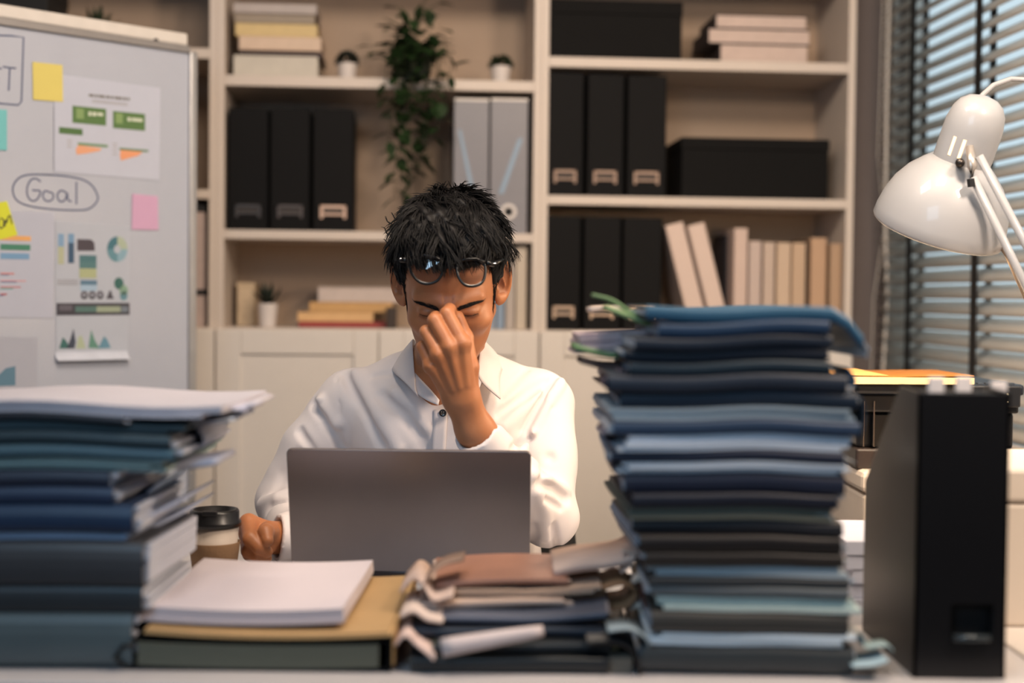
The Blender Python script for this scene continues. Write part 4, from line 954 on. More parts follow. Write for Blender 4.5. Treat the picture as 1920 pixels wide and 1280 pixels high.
# envelope & papers on printer
pz = PZ0 + 0.152
ex0 = PX(1555, 2.42); ex1 = PX(1842, 2.42)
t = thing('kraft_envelope', 'orange brown envelope stuffed with white paper on the printer', 'envelope', ((ex0 + ex1) / 2, 2.45, pz + 0.0008), math.radians(1.5))
We = ex1 - ex0
fe = lambda x, y: 0.0
G().prism([(-We / 2, 0.006), (-We / 2 + 0.05, 0.0), (We / 2, 0.001), (We / 2, 0.012), (-We / 2, 0.0125)], 0.0, 0.2).build('papers', mat('#e3c79a', 0.7, var=0.03), t)
G().sheet(-We / 2, We / 2, 0.001, 0.205, 0.0128, 0.0142, lambda x, y: 0.002 * math.sin(x * 12), 10, 4).build('envelope_face', mat('#a86c28', 0.65, var=0.05), t)
g = G(); g.add([(-We / 2, 0, 0.0155), (-0.02, 0.0, 0.0155), (-We / 2 + 0.085, 0.12, 0.0215), (-We / 2 + 0.01, 0.12, 0.0165)], [(0, 1, 2, 3)])
o = g.build('folded_flap', mat('#dfa865', 0.65), t); s = o.modifiers.new('s', 'SOLIDIFY'); s.thickness = 0.001
# ================================================================== DESK LAMP
LD_ = 2.28
hd = P(1757, 432, LD_)                      # rim centre
axd = (P(1815, 195, LD_) - P(1757, 432, LD_)).normalized()
axis = (axd * math.cos(0.36) + Vector((0, -1, 0)) * math.sin(0.36)).normalized()   # up axis of the head leans to the camera
qz = axis.to_track_quat('Z', 'X').to_matrix().to_4x4()
Mh = Matrix.Translation(hd) @ qz
LMP = mat('#a6a6a8', 0.42, var=0.02, coat=0.4)
baseP = Vector((0.93, 2.25, DZ))
lp = thing('desk_lamp', 'white adjustable desk lamp in front of the blind', 'lamp', baseP, 0)
inv = Matrix.Translation(-baseP)
MM = inv @ Mh
sh = [(0.103, 0.0), (0.105, 0.004), (0.104, 0.02), (0.099, 0.045), (0.090, 0.068), (0.076, 0.090), (0.058, 0.108), (0.046, 0.118)]
G().lathe(sh + [(r - 0.002, z - 0.0015) for r, z in sh[::-1]], 56, MM, closed=True).build('lamp_shade', LMP, lp, smooth=True)
hdp = [(0.0435, 0.108), (0.0445, 0.114), (0.045, 0.13), (0.045, 0.165), (0.0445, 0.178), (0.0405, 0.198), (0.033, 0.211), (0.022, 0.219), (0.010, 0.222), (0.0005, 0.2225)]
hh = G().lathe(hdp, 48, MM).build('lamp_head', LMP, lp, smooth=True)
G().lathe([(0.0005, 0.035), (0.02, 0.04), (0.029, 0.058), (0.028, 0.075), (0.016, 0.095), (0.013, 0.12), (0.0005, 0.12)], 24, MM).build('light_bulb', mat('#ffd9a0', 0.5, emit=14), lp, smooth=True)
# vent slots glowing (facing the camera-left)
vl = Vector((-0.55, -0.83, 0)); loc = (qz.inverted() @ vl).to_3d(); a0 = math.atan2(loc.y, loc.x)
for k in range(2):
    aa = a0 + (k - 0.5) * 0.36
    g = G(); vs = []
    for z in (0.128, 0.158):
        for da in (-0.055, 0.055): vs.append((0.0454 * math.cos(aa + da), 0.0454 * math.sin(aa + da), z))
    g.add(vs, [(0, 1, 3, 2)], MM); g.build('vent_slot', mat('#ffc896', 0.5, emit=2.2), hh)
# joint bracket
p0 = P(1822, 300, LD_ - 0.055)
G().tube([P(1818, 275, LD_ - 0.105) - baseP, P(1823, 312, LD_ - 0.118) - baseP, P(1822, 342, LD_ - 0.118) - baseP], [0.006, 0.0075, 0.006], 10).build('joint_bracket', mat('#bdb5ad', 0.3, 0.6), lp, smooth=True)
G().tube([P(1800, 305, LD_ - 0.085) - baseP, P(1800, 305, LD_ - 0.112) - baseP], 0.007, 14).build('joint_screw', mat('#4a4440', 0.3, 0.8), lp, smooth=True)
G().tube([P(1820, 335, LD_ - 0.122) - baseP, P(1822, 350, LD_ - 0.122) - baseP], 0.006, 10).build('wing_nut', BLK, lp)
elbow = Vector((0.88, 2.16, 1.03))
st = P(1836, 292, LD_ - 0.12); st2 = P(1824, 332, LD_ - 0.12)
dirn = (P(1935, 505, LD_ - 0.03) - st).normalized()
G().tube([st - baseP, elbow + Vector((0.016, 0, 0.01)) - baseP], 0.0062, 10).build('upper_arm_bar', LMP, lp, smooth=True)
G().tube([st2 - baseP, elbow - Vector((0.012, 0, 0.012)) - baseP], 0.0062, 10).build('upper_arm_bar', LMP, lp, smooth=True)
e2 = P(1868, 450, LD_ - 0.05); G().tube([e2 - baseP, P(1890, 478, LD_ - 0.05) - baseP, elbow + Vector((-0.02, 0.0, -0.03)) - baseP], [0.004, 0.005, 0.004], 8).build('tension_rod', mat('#8d7c6c', 0.4, 0.4), lp, smooth=True)
low = baseP + Vector((0, 0, 0.04))
for dx in (-0.012, 0.012): G().tube([elbow + Vector((dx, 0, 0)) - baseP, low + Vector((dx, 0, 0)) - baseP], 0.0055, 10).build('lower_arm_bar', LMP, lp, smooth=True)
G().tube([elbow + Vector((0, -0.012, 0)) - baseP, elbow + Vector((0, 0.012, 0)) - baseP], 0.022, 16).build('elbow_joint', LMP, lp)
G().lathe([(0.0005, 0), (0.075, 0), (0.078, 0.008), (0.07, 0.02), (0.02, 0.026), (0.016, 0.05), (0.0005, 0.05)], 40, Matrix.Identity(4)).build('lamp_base', LMP, lp, smooth=True)
cb = [P(1830, 200, LD_ - 0.03), P(1842, 178, LD_), P(1862, 160, LD_ + 0.02), P(1895, 148, LD_ + 0.03), P(1935, 150, LD_ + 0.03), P(2000, 190, LD_ + 0.02)]
G().tube([p - baseP for p in cb], 0.0042, 10).build('power_cord', LMP, lp, smooth=True)
pl = bpy.data.lights.new('lamp_glow', 'POINT'); pl.energy = 11; pl.color = (1, 0.72, 0.45); pl.shadow_soft_size = 0.025
po = bpy.data.objects.new('lamp_glow', pl); C.objects.link(po); po.location = Mh @ Vector((0, 0, 0.02))
# white table-side tray edge at the picture's right edge
# ---- office chair
ch = thing('office_chair', 'black mesh office chair behind the man, one edge showing', 'chair', (-0.108, 2.62, 0), 0)
CM = mat('#0d0d0f', 0.7, bump=0.6, bscale=900)
g = G(); n = 10; vs = []; fs = []
for j in range(n + 1):
    q = j / n; z = 0.52 + 0.34 * q; hw = 0.198 + 0.03 * math.sin(PI * min(1, q * 1.1)) - 0.06 * max(0, q - 0.75) * 4 * 0.5
    for i in range(n + 1):
        u = i / n * 2 - 1; vs.append((u * hw, 0.10 - 0.05 * u * u + 0.03 * (q - 0.5), z))
for j in range(n):
    for i in range(n): a = j * (n + 1) + i; fs.append((a, a + 1, a + n + 2, a + n + 1))
g.v = vs; g.f = fs; o = g.build('backrest', CM, ch, smooth=True); s = o.modifiers.new('s', 'SOLIDIFY'); s.thickness = 0.02; s.offset = -1
g = G().sheet(-0.24, 0.24, -0.36, 0.10, 0.375, 0.432, lambda x, y: -0.02 * (abs(x) / 0.24) ** 3, 10, 8); g.build('seat', CM, ch, 0.015, smooth=True)
G().tube([(0, 0.08, 0.37), (0, 0.17, 0.42), (0, 0.15, 0.65)], 0.018, 10).build('back_support', BLK, ch, smooth=True)
G().tube([(0, -0.12, 0.37), (0, -0.12, 0.10)], 0.025, 16).build('gas_post', mat('#1a1a1c', 0.3, 0.5), ch, smooth=True)
for k in range(5):
    aa = k * 2 * PI / 5 + 0.3; e = Vector((0.27 * math.cos(aa), -0.12 + 0.27 * math.sin(aa), 0.065))
    lg = G().tube([(0, -0.12, 0.11), e], [0.022, 0.014], 8).build('leg', BLK, ch, smooth=True)
    G().tube([e + Vector((-0.01, 0, -0.035)), e + Vector((0.01, 0, -0.035))], 0.029, 16).build('caster', BLK, lg)
for sx in (-1, 1):
    pass
# ================================================================== MAN
f4 = np.float32
def V3(v): return np.array([v[0], v[1], v[2]], dtype=f4)
def snet(fn, lo, hi, h):
    lo = np.array(lo, f4); n = [int(math.ceil((hi[i] - lo[i]) / h)) + 1 for i in range(3)]
    X = (lo[0] + np.arange(n[0], dtype=f4) * h)[:, None, None]; Y = (lo[1] + np.arange(n[1], dtype=f4) * h)[None, :, None]; Z = (lo[2] + np.arange(n[2], dtype=f4) * h)[None, None, :]
    # coarse pass to find active slabs
    V = np.full(n, 1.0, f4)
    B = 16
    for i in range(0, n[0], B):
        for j in range(0, n[1], B):
            for k in range(0, n[2], B):
                sl = (slice(i, min(i + B, n[0])), slice(j, min(j + B, n[1])), slice(k, min(k + B, n[2])))
                c = [np.array([[[float(lo[a] + (sl[a].start + sl[a].stop - 1) / 2 * h)]]], f4) for a in range(3)]
                d = float(fn(*c).ravel()[0]); R = h * B * 0.87 + 0.016
                if abs(d) > R * 1.3: V[sl] = d; continue
                V[sl] = fn(X[sl[0]], Y[:, sl[1]], Z[:, :, sl[2]])
    S = V < 0
    dims = (n[0], n[1], n[2]); tot = n[0] * n[1] * n[2]; st = (n[1] * n[2], n[2], 1)
    acc = [np.zeros(tot) for _ in range(3)]; cnt = np.zeros(tot); quads = []
    for ax in range(3):
        a = [slice(None)] * 3; b = [slice(None)] * 3; a[ax] = slice(0, -1); b[ax] = slice(1, None)
        idx = np.argwhere(S[tuple(a)] != S[tuple(b)])
        o1, o2 = [q for q in range(3) if q != ax]
        idx = idx[(idx[:, o1] > 0) & (idx[:, o2] > 0) & (idx[:, o1] < n[o1] - 1) & (idx[:, o2] < n[o2] - 1)]
        fl = idx @ np.array(st); v0 = V.ravel()[fl]; v1 = V.ravel()[fl + st[ax]]; t = v0 / (v0 - v1)
        p = idx.astype(float); p[:, ax] += t
        cells = []
        for d1, d2 in ((-1, -1), (0, -1), (0, 0), (-1, 0)):
            c = fl + d1 * st[o1] + d2 * st[o2]; cells.append(c)
            for q in range(3): acc[q] += np.bincount(c, p[:, q], tot)
            cnt += np.bincount(c, minlength=tot)
        qd = np.stack(cells, 1); flip = (v0 < 0) if ax != 1 else (v0 >= 0)
        qd[~flip] = qd[~flip][:, ::-1]; quads.append(qd)
    act = np.nonzero(cnt)[0]; mp = np.full(tot, -1); mp[act] = np.arange(len(act))
    vs = np.stack([acc[q][act] / cnt[act] for q in range(3)], 1) * h + lo
    return vs, mp[np.concatenate(quads)]
def smin(a, b, k):
    hh = np.clip(0.5 + 0.5 * (b - a) / k, 0, 1); return b + (a - b) * hh - k * hh * (1 - hh)
def smax(a, b, k): return -smin(-a, -b, k)
def cap(X, Y, Z, a, b, ra, rb):
    a = V3(a); b = V3(b); ab = b - a; L = float(ab @ ab) + 1e-9
    t = np.clip(((X - a[0]) * ab[0] + (Y - a[1]) * ab[1] + (Z - a[2]) * ab[2]) / L, 0, 1)
    return np.sqrt((X - a[0] - t * ab[0]) ** 2 + (Y - a[1] - t * ab[1]) ** 2 + (Z - a[2] - t * ab[2]) ** 2) - (ra + (rb - ra) * t)
def ell(X, Y, Z, c, r):
    k0 = np.sqrt(((X - c[0]) / r[0]) ** 2 + ((Y - c[1]) / r[1]) ** 2 + ((Z - c[2]) / r[2]) ** 2)
    return (k0 - 1) * min(r) * (0.6 + 0.4 * 1)
def chain(X, Y, Z, pts, rs, k=0.004):
    d = None
    for i in range(len(pts) - 1):
        c = cap(X, Y, Z, pts[i], pts[i + 1], rs[i], rs[i + 1]); d = c if d is None else smin(d, c, k)
    return d
# ---- head frame
th_ = math.radians(25); tr_ = math.radians(-1.2)
eyeW = P(841, 580, 2.20)
hR = Matrix.Rotation(tr_, 3, 'Y') @ Matrix(((1, 0, 0), (0, math.cos(th_), -math.sin(th_)), (0, math.sin(th_), math.cos(th_))))
# columns: local x, local y(back) -> (0,cos,sin); local z -> (0,-sin,cos)
HO = eyeW - hR @ Vector((0, -0.084, 0))
hRi = np.array(hR.inverted(), dtype=f4); HOn = V3(HO)
def toH(X, Y, Z):
    x, y, z = X - HOn[0], Y - HOn[1], Z - HOn[2]
    return (hRi[0, 0] * x + hRi[0, 1] * y + hRi[0, 2] * z, hRi[1, 0] * x + hRi[1, 1] * y + hRi[1, 2] * z, hRi[2, 0] * x + hRi[2, 1] * y + hRi[2, 2] * z)
def HW(p): return HO + hR @ Vector(p)
def head_sdf(x, y, z):
    ax = np.abs(x)
    d = ell(x, y, z, (0, 0.012, 0.032), (0.076, 0.096, 0.085))
    d = smin(d, ell(x, y, z, (0, -0.022, -0.02), (0.0665, 0.066, 0.080)), 0.02)
    d = smin(d, ell(x, y, z, (0, -0.030, -0.070), (0.050, 0.053, 0.042)), 0.02)
    d = smin(d, cap(ax, y, z, (0.054, 0.006, -0.045), (0.020, -0.062, -0.098), 0.014, 0.014), 0.022)
    d = smin(d, cap(x, y, z, (-0.008, -0.073, -0.100), (0.008, -0.073, -0.100), 0.015, 0.015), 0.018)
    d = smin(d, cap(ax, y, z, (0.010, -0.086, 0.010), (0.046, -0.067, 0.014), 0.009, 0.009), 0.012)   # brow
    d = smin(d, ell(ax, y, z, (0.043, -0.058, -0.028), (0.022, 0.022, 0.018)), 0.018)
    d = smax(d, -cap(ax, y, z, (0.026, -0.106, -0.006), (0.040, -0.097, -0.008), 0.014, 0.014), 0.010)   # sockets
    d = smin(d, ell(ax, y, z, (0.0325, -0.0735, -0.006), (0.0160, 0.0125, 0.0110)), 0.004)      # closed lids
    d = smin(d, cap(x, y, z, (0, -0.086, 0.008), (0, -0.108, -0.034), 0.0065, 0.0095), 0.010)      # nose
    d = smin(d, cap(ax, y, z, (0.006, -0.102, -0.038), (0.0125, -0.094, -0.040), 0.0075, 0.0065), 0.006)
    d = smin(d, ell(x, y, z, (0, -0.084, -0.066), (0.024, 0.014, 0.013)), 0.008)
    d = smin(d, ell(x, y, z, (0, -0.0925, -0.0615), (0.020, 0.0065, 0.0042)), 0.003)
    d = smin(d, ell(x, y, z, (0, -0.0915, -0.0715), (0.018, 0.0065, 0.0050)), 0.003)
    d = smax(d, -cap(x, y, z, (-0.019, -0.0985, -0.0665), (0.019, -0.0985, -0.0665), 0.0016, 0.0016), 0.002)
    # frown furrows at the nose root
    d = d + 0.0013 * np.exp(-((ax - 0.006) / 0.0018) ** 2 - ((z - 0.018) / 0.010) ** 2) * (y < 0)
    # lid crease + lid line
    arcz = -0.0105 + 3.2 * (ax - 0.0325) ** 2 * 4
    d = d + 0.0012 * np.exp(-((z - arcz) / 0.0012) ** 2 - ((ax - 0.0325) / 0.016) ** 4) * (y < -0.05)
    arcu = 0.000 - 2.0 * (ax - 0.0325) ** 2 * 4
    d = d + 0.0012 * np.exp(-((z - arcu) / 0.0014) ** 2 - ((ax - 0.0325) / 0.014) ** 4) * (y < -0.05)
    # ears
    ex = ax - 0.0825; ca, sa = math.cos(0.72), math.sin(0.72)
    eu = ex * ca - (y - 0.016) * sa; ev = ex * sa + (y - 0.016) * ca; ez = z - 0.000 - 0.1 * ev
    # eu: thickness direction (points out/forward), ev: outward-back in ear plane
    rr = np.sqrt((ev / 0.0185) ** 2 + ((ez - 0.002) / 0.031) ** 2)
    ear = np.sqrt(((rr - 1) * 0.019) ** 2 + (eu - 0.001) ** 2) - 0.0038
    ear = smin(ear, np.maximum(np.abs(eu + 0.0045) - 0.0030, (rr - 1.0) * 0.018), 0.003)
    ear = smin(ear, ell(ev, eu, ez, (-0.004, 0.0, -0.028), (0.0085, 0.0042, 0.009)), 0.005)
    ear = smin(ear, cap(ev, eu, ez, (-0.002, 0.000, 0.014), (0.006, 0.000, -0.008), 0.0022, 0.003), 0.002)
    ear = smax(ear, -ell(ev, eu, ez, (-0.004, 0.003, -0.003), (0.0065, 0.0078, 0.010)), 0.002)
    ear = smin(ear, ell(ev, eu, ez, (-0.0150, 0.0025, -0.006), (0.004, 0.004, 0.006)), 0.003)
    ear = ear + 0.002 * 0
    d = smin(d, ear, 0.004)
    return d
neckTop = HW((0, 0.035, -0.055)); neckBot = Vector((P(846, 700, 2.40).x, 2.425, 1.032))
CHX = -0.113
def body_core(X, Y, Z):
    d = cap(X, Y, Z, neckTop, neckBot, 0.052, 0.058)
    d = smin(d, cap(X, Y, Z, (CHX - 0.012, 2.375, 1.032), (CHX - 0.012, 2.40, 0.94), 0.045, 0.07), 0.05)
    # sternocleidomastoid cords, larynx
    for s in (-1, 1):
        d = smin(d, cap(X, Y, Z, HW((0.058 * s, 0.02, -0.05)), (CHX + 0.012 * s, 2.345, 1.007), 0.010, 0.008), 0.018)
    d = smin(d, cap(X, Y, Z, HW((0, -0.01, -0.11)), (CHX + 0.002, 2.34, 1.052), 0.012, 0.010), 0.02)
    return d
def head_all(X, Y, Z):
    x, y, z = toH(X, Y, Z)
    return smin(head_sdf(x, y, z), body_core(X, Y, Z), 0.02)
# ---- his left hand, pinching the nose bridge
def J(*a): return P(*a)
Wl = J(866, 750, 2.168); El = J(1030, 972, 2.345); CU = J(893, 812, 2.190)
fingers_l = [
    ([J(879, 745, 2.163), J(867, 643, 2.131), J(838, 588, 2.141), J(843, 580, 2.165), J(849, 590, 2.186)], [0.0135, 0.0120, 0.0108, 0.0095, 0.0080]),
    ([J(868, 748, 2.160), J(843, 650, 2.126), J(815, 600, 2.134), J(817, 595, 2.160), J(825, 608, 2.178)], [0.0135, 0.0118, 0.0108, 0.0095, 0.0080]),
    ([J(858, 750, 2.163), J(822, 664, 2.130), J(799, 622, 2.141), J(802, 621, 2.166), J(811, 636, 2.180)], [0.0130, 0.0112, 0.0100, 0.0088, 0.0075]),
    ([J(850, 754, 2.170), J(808, 686, 2.140), J(792, 650, 2.151), J(795, 651, 2.173), J(803, 664, 2.184)], [0.0125, 0.0102, 0.0088, 0.0078, 0.0066]),
    ([J(880, 745, 2.172), J(880, 688, 2.165), J(873, 632, 2.178), J(859, 593, 2.192)], [0.0150, 0.0140, 0.0112, 0.0088])]
def hand_l(X, Y, Z):
    palm = None
    for pts, rs in fingers_l[:4]:
        c = cap(X, Y, Z, pts[0], pts[1], rs[0] * 0.95, rs[1] * 0.92); palm = c if palm is None else smin(palm, c, 0.010)
    palm = smin(palm, cap(X, Y, Z, J(868, 735, 2.176), J(842, 680, 2.160), 0.016, 0.013), 0.014)
    d = palm
    fs_ = None
    for pts, rs in fingers_l[:4]:
        c = chain(X, Y, Z, pts[1:], rs[1:], 0.003)
        c = smin(c, cap(X, Y, Z, pts[1], pts[1], rs[1] * 1.07, rs[1] * 1.07), 0.006)
        fs_ = c if fs_ is None else smin(fs_, c, 0.0018)
    d = smin(d, fs_, 0.006)
    # tendons
    for pts, rs in fingers_l[:4]:
        a = pts[0].lerp(pts[1], 0.25) + Vector((0, -0.0115, 0)); b = pts[1] + Vector((0, -0.0095, 0))
        d = smin(d, cap(X, Y, Z, a, b, 0.0018, 0.0026), 0.007)
    t = fingers_l[4]; d = smin(d, chain(X, Y, Z, t[0], t[1], 0.006), 0.004)
    fa = chain(X, Y, Z, [Wl + Vector((-0.010, 0, 0)), CU + Vector((-0.007, 0, 0.004)), El], [0.0185, 0.0215, 0.034], 0.02)
    fb = chain(X, Y, Z, [Wl + Vector((0.009, 0, 0.002)), CU + Vector((0.007, 0, 0.002)), El], [0.0185, 0.0215, 0.034], 0.02)
    fa = smin(fa, fb, 0.012)
    pass
    return smin(d, fa, 0.012)
# ---- his right hand by the cup
Wr = J(532, 1006, 2.235); Er = J(540, 940, 2.46)
fr_ = [
    ([J(506, 996, 2.222), J(466, 980, 2.200), J(470, 1010, 2.165), J(487, 1026, 2.158), J(500, 1034, 2.165)], [0.0150, 0.0140, 0.0125, 0.0110, 0.0095]),
    ([J(508, 1008, 2.224), J(464, 1000, 2.205), J(466, 1032, 2.172), J(484, 1043, 2.166), J(499, 1046, 2.172)], [0.0150, 0.0130, 0.0115, 0.0105, 0.0090]),
    ([J(510, 1015, 2.230), J(468, 1016, 2.222), J(468, 1038, 2.198), J(484, 1046, 2.190), J(498, 1048, 2.194)], [0.0140, 0.0125, 0.0110, 0.0100, 0.0085]),
    ([J(512, 1021, 2.236), J(474, 1024, 2.240), J(474, 1042, 2.222), J(488, 1048, 2.214), J(500, 1049, 2.216)], [0.0130, 0.0110, 0.0095, 0.0085, 0.0075]),
    ([J(510, 1002, 2.222), J(504, 995, 2.192), J(498, 997, 2.168), J(502, 1013, 2.154)], [0.0165, 0.0145, 0.0110, 0.0090])]
def hand_r(X, Y, Z):
    d = None
    for pts, rs in fr_[:4]:
        c = cap(X, Y, Z, pts[0], pts[1], rs[0], rs[1]); d = c if d is None else smin(d, c, 0.010)
    g = None
    for pts, rs in fr_[:4]:
        c = chain(X, Y, Z, pts[1:], rs[1:], 0.003); g = c if g is None else smin(g, c, 0.0012)
    d = smin(d, g, 0.005)
    t = fr_[4]; d = smin(d, chain(X, Y, Z, t[0], t[1], 0.006), 0.003)
    d = smin(d, cap(X, Y, Z, J(503, 1010, 2.20), J(500, 1026, 2.20), 0.0155, 0.0130), 0.008)
    return smin(d, chain(X, Y, Z, [J(512, 1008, 2.222), Wr, J(562, 1002, 2.27), Er], [0.021, 0.023, 0.027, 0.036], 0.01), 0.012)
# ---- shirt
SHR = Vector((-0.276, 2.45, 0.984)); SHL = Vector((0.048, 2.45, 0.988))
def shirt_base(X, Y, Z):
    Z = Z - 0.012
    d = cap(X, Y, Z, (CHX - 0.05, 2.44, 0.93), (CHX + 0.05, 2.44, 0.93), 0.118, 0.118)
    d = smin(d, cap(X, Y, Z, (CHX - 0.045, 2.52, 0.70), (CHX + 0.045, 2.52, 0.70), 0.125, 0.125), 0.08)
    d = smin(d, cap(X, Y, Z, (CHX - 0.04, 2.56, 0.56), (CHX + 0.04, 2.56, 0.56), 0.13, 0.13), 0.06)
    for s, S_ in ((-1, SHR), (1, SHL)):
        d = smin(d, cap(X, Y, Z, S_ + Vector((-0.01 * s, 0.0, -0.020)), (CHX + 0.045 * s, 2.43, 1.022), 0.058, 0.046), 0.03)
    d = smin(d, cap(X, Y, Z, (CHX, 2.44, 1.045), (CHX, 2.47, 1.02), 0.052, 0.06), 0.03)
    return d
def sleeves(X, Y, Z):
    a = chain(X, Y, Z, [SHR + Vector((0.0, 0, -0.005)), SHR.lerp(Er, 0.5) + Vector((-0.004, 0, 0)), Er + Vector((0, 0, 0.002))], [0.062, 0.060, 0.056], 0.02)
    a = smin(a, chain(X, Y, Z, [Er, J(552, 990, 2.33), J(562, 1004, 2.265), J(524, 1008, 2.232)], [0.052, 0.046, 0.041, 0.0385], 0.01), 0.012)
    b = chain(X, Y, Z, [SHL + Vector((0.0, 0, -0.005)), SHL.lerp(El, 0.5) + Vector((-0.004, 0, 0)), El + Vector((-0.004, 0, 0.008))], [0.061, 0.056, 0.047], 0.02)
    cuffp = CU
    b = smin(b, chain(X, Y, Z, [El + Vector((0, 0, 0)), cuffp.lerp(El, 0.55) + Vector((0, 0, -0.004)), cuffp], [0.048, 0.047, 0.0365], 0.01), 0.016)
    return a, b
cuffL = CU; cuffLd = (cuffL - El).normalized()
cuffR = J(524, 1008, 2.232); cuffRd = Vector((-0.9, -0.40, 0.08)).normalized()
def shirt0(X, Y, Z):
    d = shirt_base(X, Y, Z); a, b = sleeves(X, Y, Z)
    pa = (X - cuffR.x) * cuffRd.x + (Y - cuffR.y) * cuffRd.y + (Z - cuffR.z) * cuffRd.z - 0.004
    pb = (X - cuffL.x) * cuffLd.x + (Y - cuffL.y) * cuffLd.y + (Z - cuffL.z) * cuffLd.z - 0.004
    a = np.maximum(a, pa); b = np.maximum(b, pb)
    # hollow the cuffs a little
    a = np.maximum(a, np.minimum(-cap(X, Y, Z, cuffR + cuffRd * 0.03, cuffR - cuffRd * 0.02, 0.0295, 0.0295), pa + 0.010))
    b = np.maximum(b, np.minimum(-cap(X, Y, Z, cuffL + cuffLd * 0.03, cuffL - cuffLd * 0.03, 0.0300, 0.0300), pb + 0.010))
    d = smin(d, a, 0.016); d = smin(d, b, 0.016)
    return d
def hit(px, py, fn, d0=2.0, d1=2.9):
    r = ray(px, py); t = d0 / r.y
    for _ in range(120):
        p = CAM + r * t
        v = float(fn(np.array([[[p.x]]], f4), np.array([[[p.y]]], f4), np.array([[[p.z]]], f4)).ravel()[0])
        if v < 0.0006: return p
        t += max(v * 0.6, 0.0006)
        if t * r.y > d1: break
    return P(px, py, 2.35)
def grad(p, fn, e=0.002):
    g = []
    for a in range(3):
        q1 = Vector(p); q2 = Vector(p); q1[a] += e; q2[a] -= e
        f = lambda q: float(fn(np.array([[[q.x]]], f4), np.array([[[q.y]]], f4), np.array([[[q.z]]], f4)).ravel()[0])
        g.append(f(q1) - f(q2))
    return Vector(g).normalized()
FOLD = [  # px polyline, width, amplitude (+ ridge / - crease)
    ([(648, 700), (662, 735), (690, 780), (715, 830)], 0.0085, -0.007), ([(668, 700), (685, 740), (715, 785), (745, 840)], 0.012, 0.006),
    ([(715, 742), (760, 780), (790, 825), (800, 845)], 0.010, -0.006), ([(740, 735), (775, 765), (800, 800)], 0.012, 0.004),
    ([(588, 756), (606, 785), (630, 822), (640, 840)], 0.0065, -0.014), ([(575, 735), (600, 750), (630, 795)], 0.010, 0.006),
    ([(562, 808), (580, 835), (590, 850)], 0.006, -0.009), ([(632, 705), (637, 760), (638, 830)], 0.0035, -0.0016),
    ([(1041, 705), (1012, 755), (985, 805), (964, 842)], 0.0060, -0.009), ([(1052, 715), (1028, 755), (1002, 805), (982, 845)], 0.008, 0.008),
    ([(1022, 714), (985, 742), (936, 776), (925, 790)], 0.0075, -0.007), ([(1020, 735), (985, 765), (945, 800)], 0.010, 0.004),
    ([(1034, 764), (1010, 795), (989, 830), (975, 860)], 0.0035, -0.002), ([(985, 690), (955, 720), (940, 740)], 0.009, -0.004),
    ([(1032, 858), (1022, 880), (1012, 898)], 0.008, -0.008), ([(1012, 905), (1040, 915), (1060, 935)], 0.008, -0.009), ([(1020, 935), (1038, 944), (1052, 952)], 0.005, -0.006),
    ([(1000, 890), (1030, 900), (1062, 918)], 0.009, 0.007), ([(1036, 985), (1040, 1010), (1046, 1035)], 0.005, -0.008), ([(1010, 925), (1025, 960), (1025, 1010)], 0.010, 0.004),
    ([(998, 985), (1003, 1000), (1000, 1020)], 0.006, -0.007),
    ([(480, 965), (505, 950), (535, 937), (560, 936)], 0.0060, -0.013), ([(490, 945), (520, 930), (560, 922)], 0.010, 0.008), ([(520, 966), (545, 964), (565, 972)], 0.003, -0.004),
    ([(560, 850), (530, 890), (515, 920)], 0.010, -0.004), ([(765, 690), (730, 700), (700, 705)], 0.006, -0.002)]
FL = []
for pts, w_, amp in FOLD:
    q = [hit(a, b, shirt0) for a, b in pts]
    for i in range(len(q) - 1): FL.append((q[i], q[i + 1], w_, amp))
FG = {}
for q in FL: FG.setdefault((q[2], q[3], ), []).append(q)
vA = J(846, 655, 2.345); vB = J(831, 744, 2.29)
def shirt(X, Y, Z):
    d = shirt0(X, Y, Z)
    if X.size == 1: return d
    near = np.abs(d) < 0.05
    if near.any():
        disp = np.zeros(np.broadcast(X, Y, Z).shape, f4)
        if near.any():
            for (w_, amp), segs in FG.items():
                ds = None
                for a, b, _, _ in segs:
                    # skip far blocks
                    bx = (float(X.min()) - .04 < max(a.x, b.x) and float(X.max()) + .04 > min(a.x, b.x) and float(Z.min()) - .04 < max(a.z, b.z) and float(Z.max()) + .04 > min(a.z, b.z) and float(Y.min()) - .04 < max(a.y, b.y) and float(Y.max()) + .04 > min(a.y, b.y))
                    if not bx: continue
                    c = cap(X, Y, Z, a, b, 0, 0); ds = c if ds is None else np.minimum(ds, c)
                if ds is not None: disp += 1.8 * amp * np.exp(-(ds / w_) ** 2)
        disp += 0.0012 * np.sin(X * 60 + Z * 45) * np.sin(Z * 38 - X * 20 + Y * 30)
        d = d - disp
    cone = cap(X, Y, Z, vA, vB, 0.047, 0.006)
    d = smax(d, -cone, 0.003)
    d = smax(d, -cap(X, Y, Z, neckTop, neckBot + Vector((0, 0, 0.02)), 0.058, 0.062), 0.003)
    return d
def mk(name, vs, fs, mt, parent, tint=None, origin=None, sm=2):
    o_ = np.array(origin, float)
    me = bpy.data.meshes.new(name)
    me.from_pydata((vs - o_).tolist(), [], fs.tolist()); me.update()
    me.polygons.foreach_set('use_smooth', [True] * len(me.polygons)); me.materials.append(mt)
    if tint is not None:
        at = me.attributes.new('tint', 'FLOAT', 'POINT'); at.data.foreach_set('value', tint.astype(f4))
    o = bpy.data.objects.new(name, me); C.objects.link(o)
    if sm:
        s = o.modifiers.new('smooth', 'SMOOTH'); s.factor = 0.5; s.iterations = sm
    if parent: o.parent = parent
    return o
ORG = Vector((CHX, 2.45, 0.5))
man = thing('person', 'man in a white shirt pinching his nose bridge, glasses pushed up, behind the laptop', 'person', ORG, 0)
import time as _t; _t0 = _t.time()
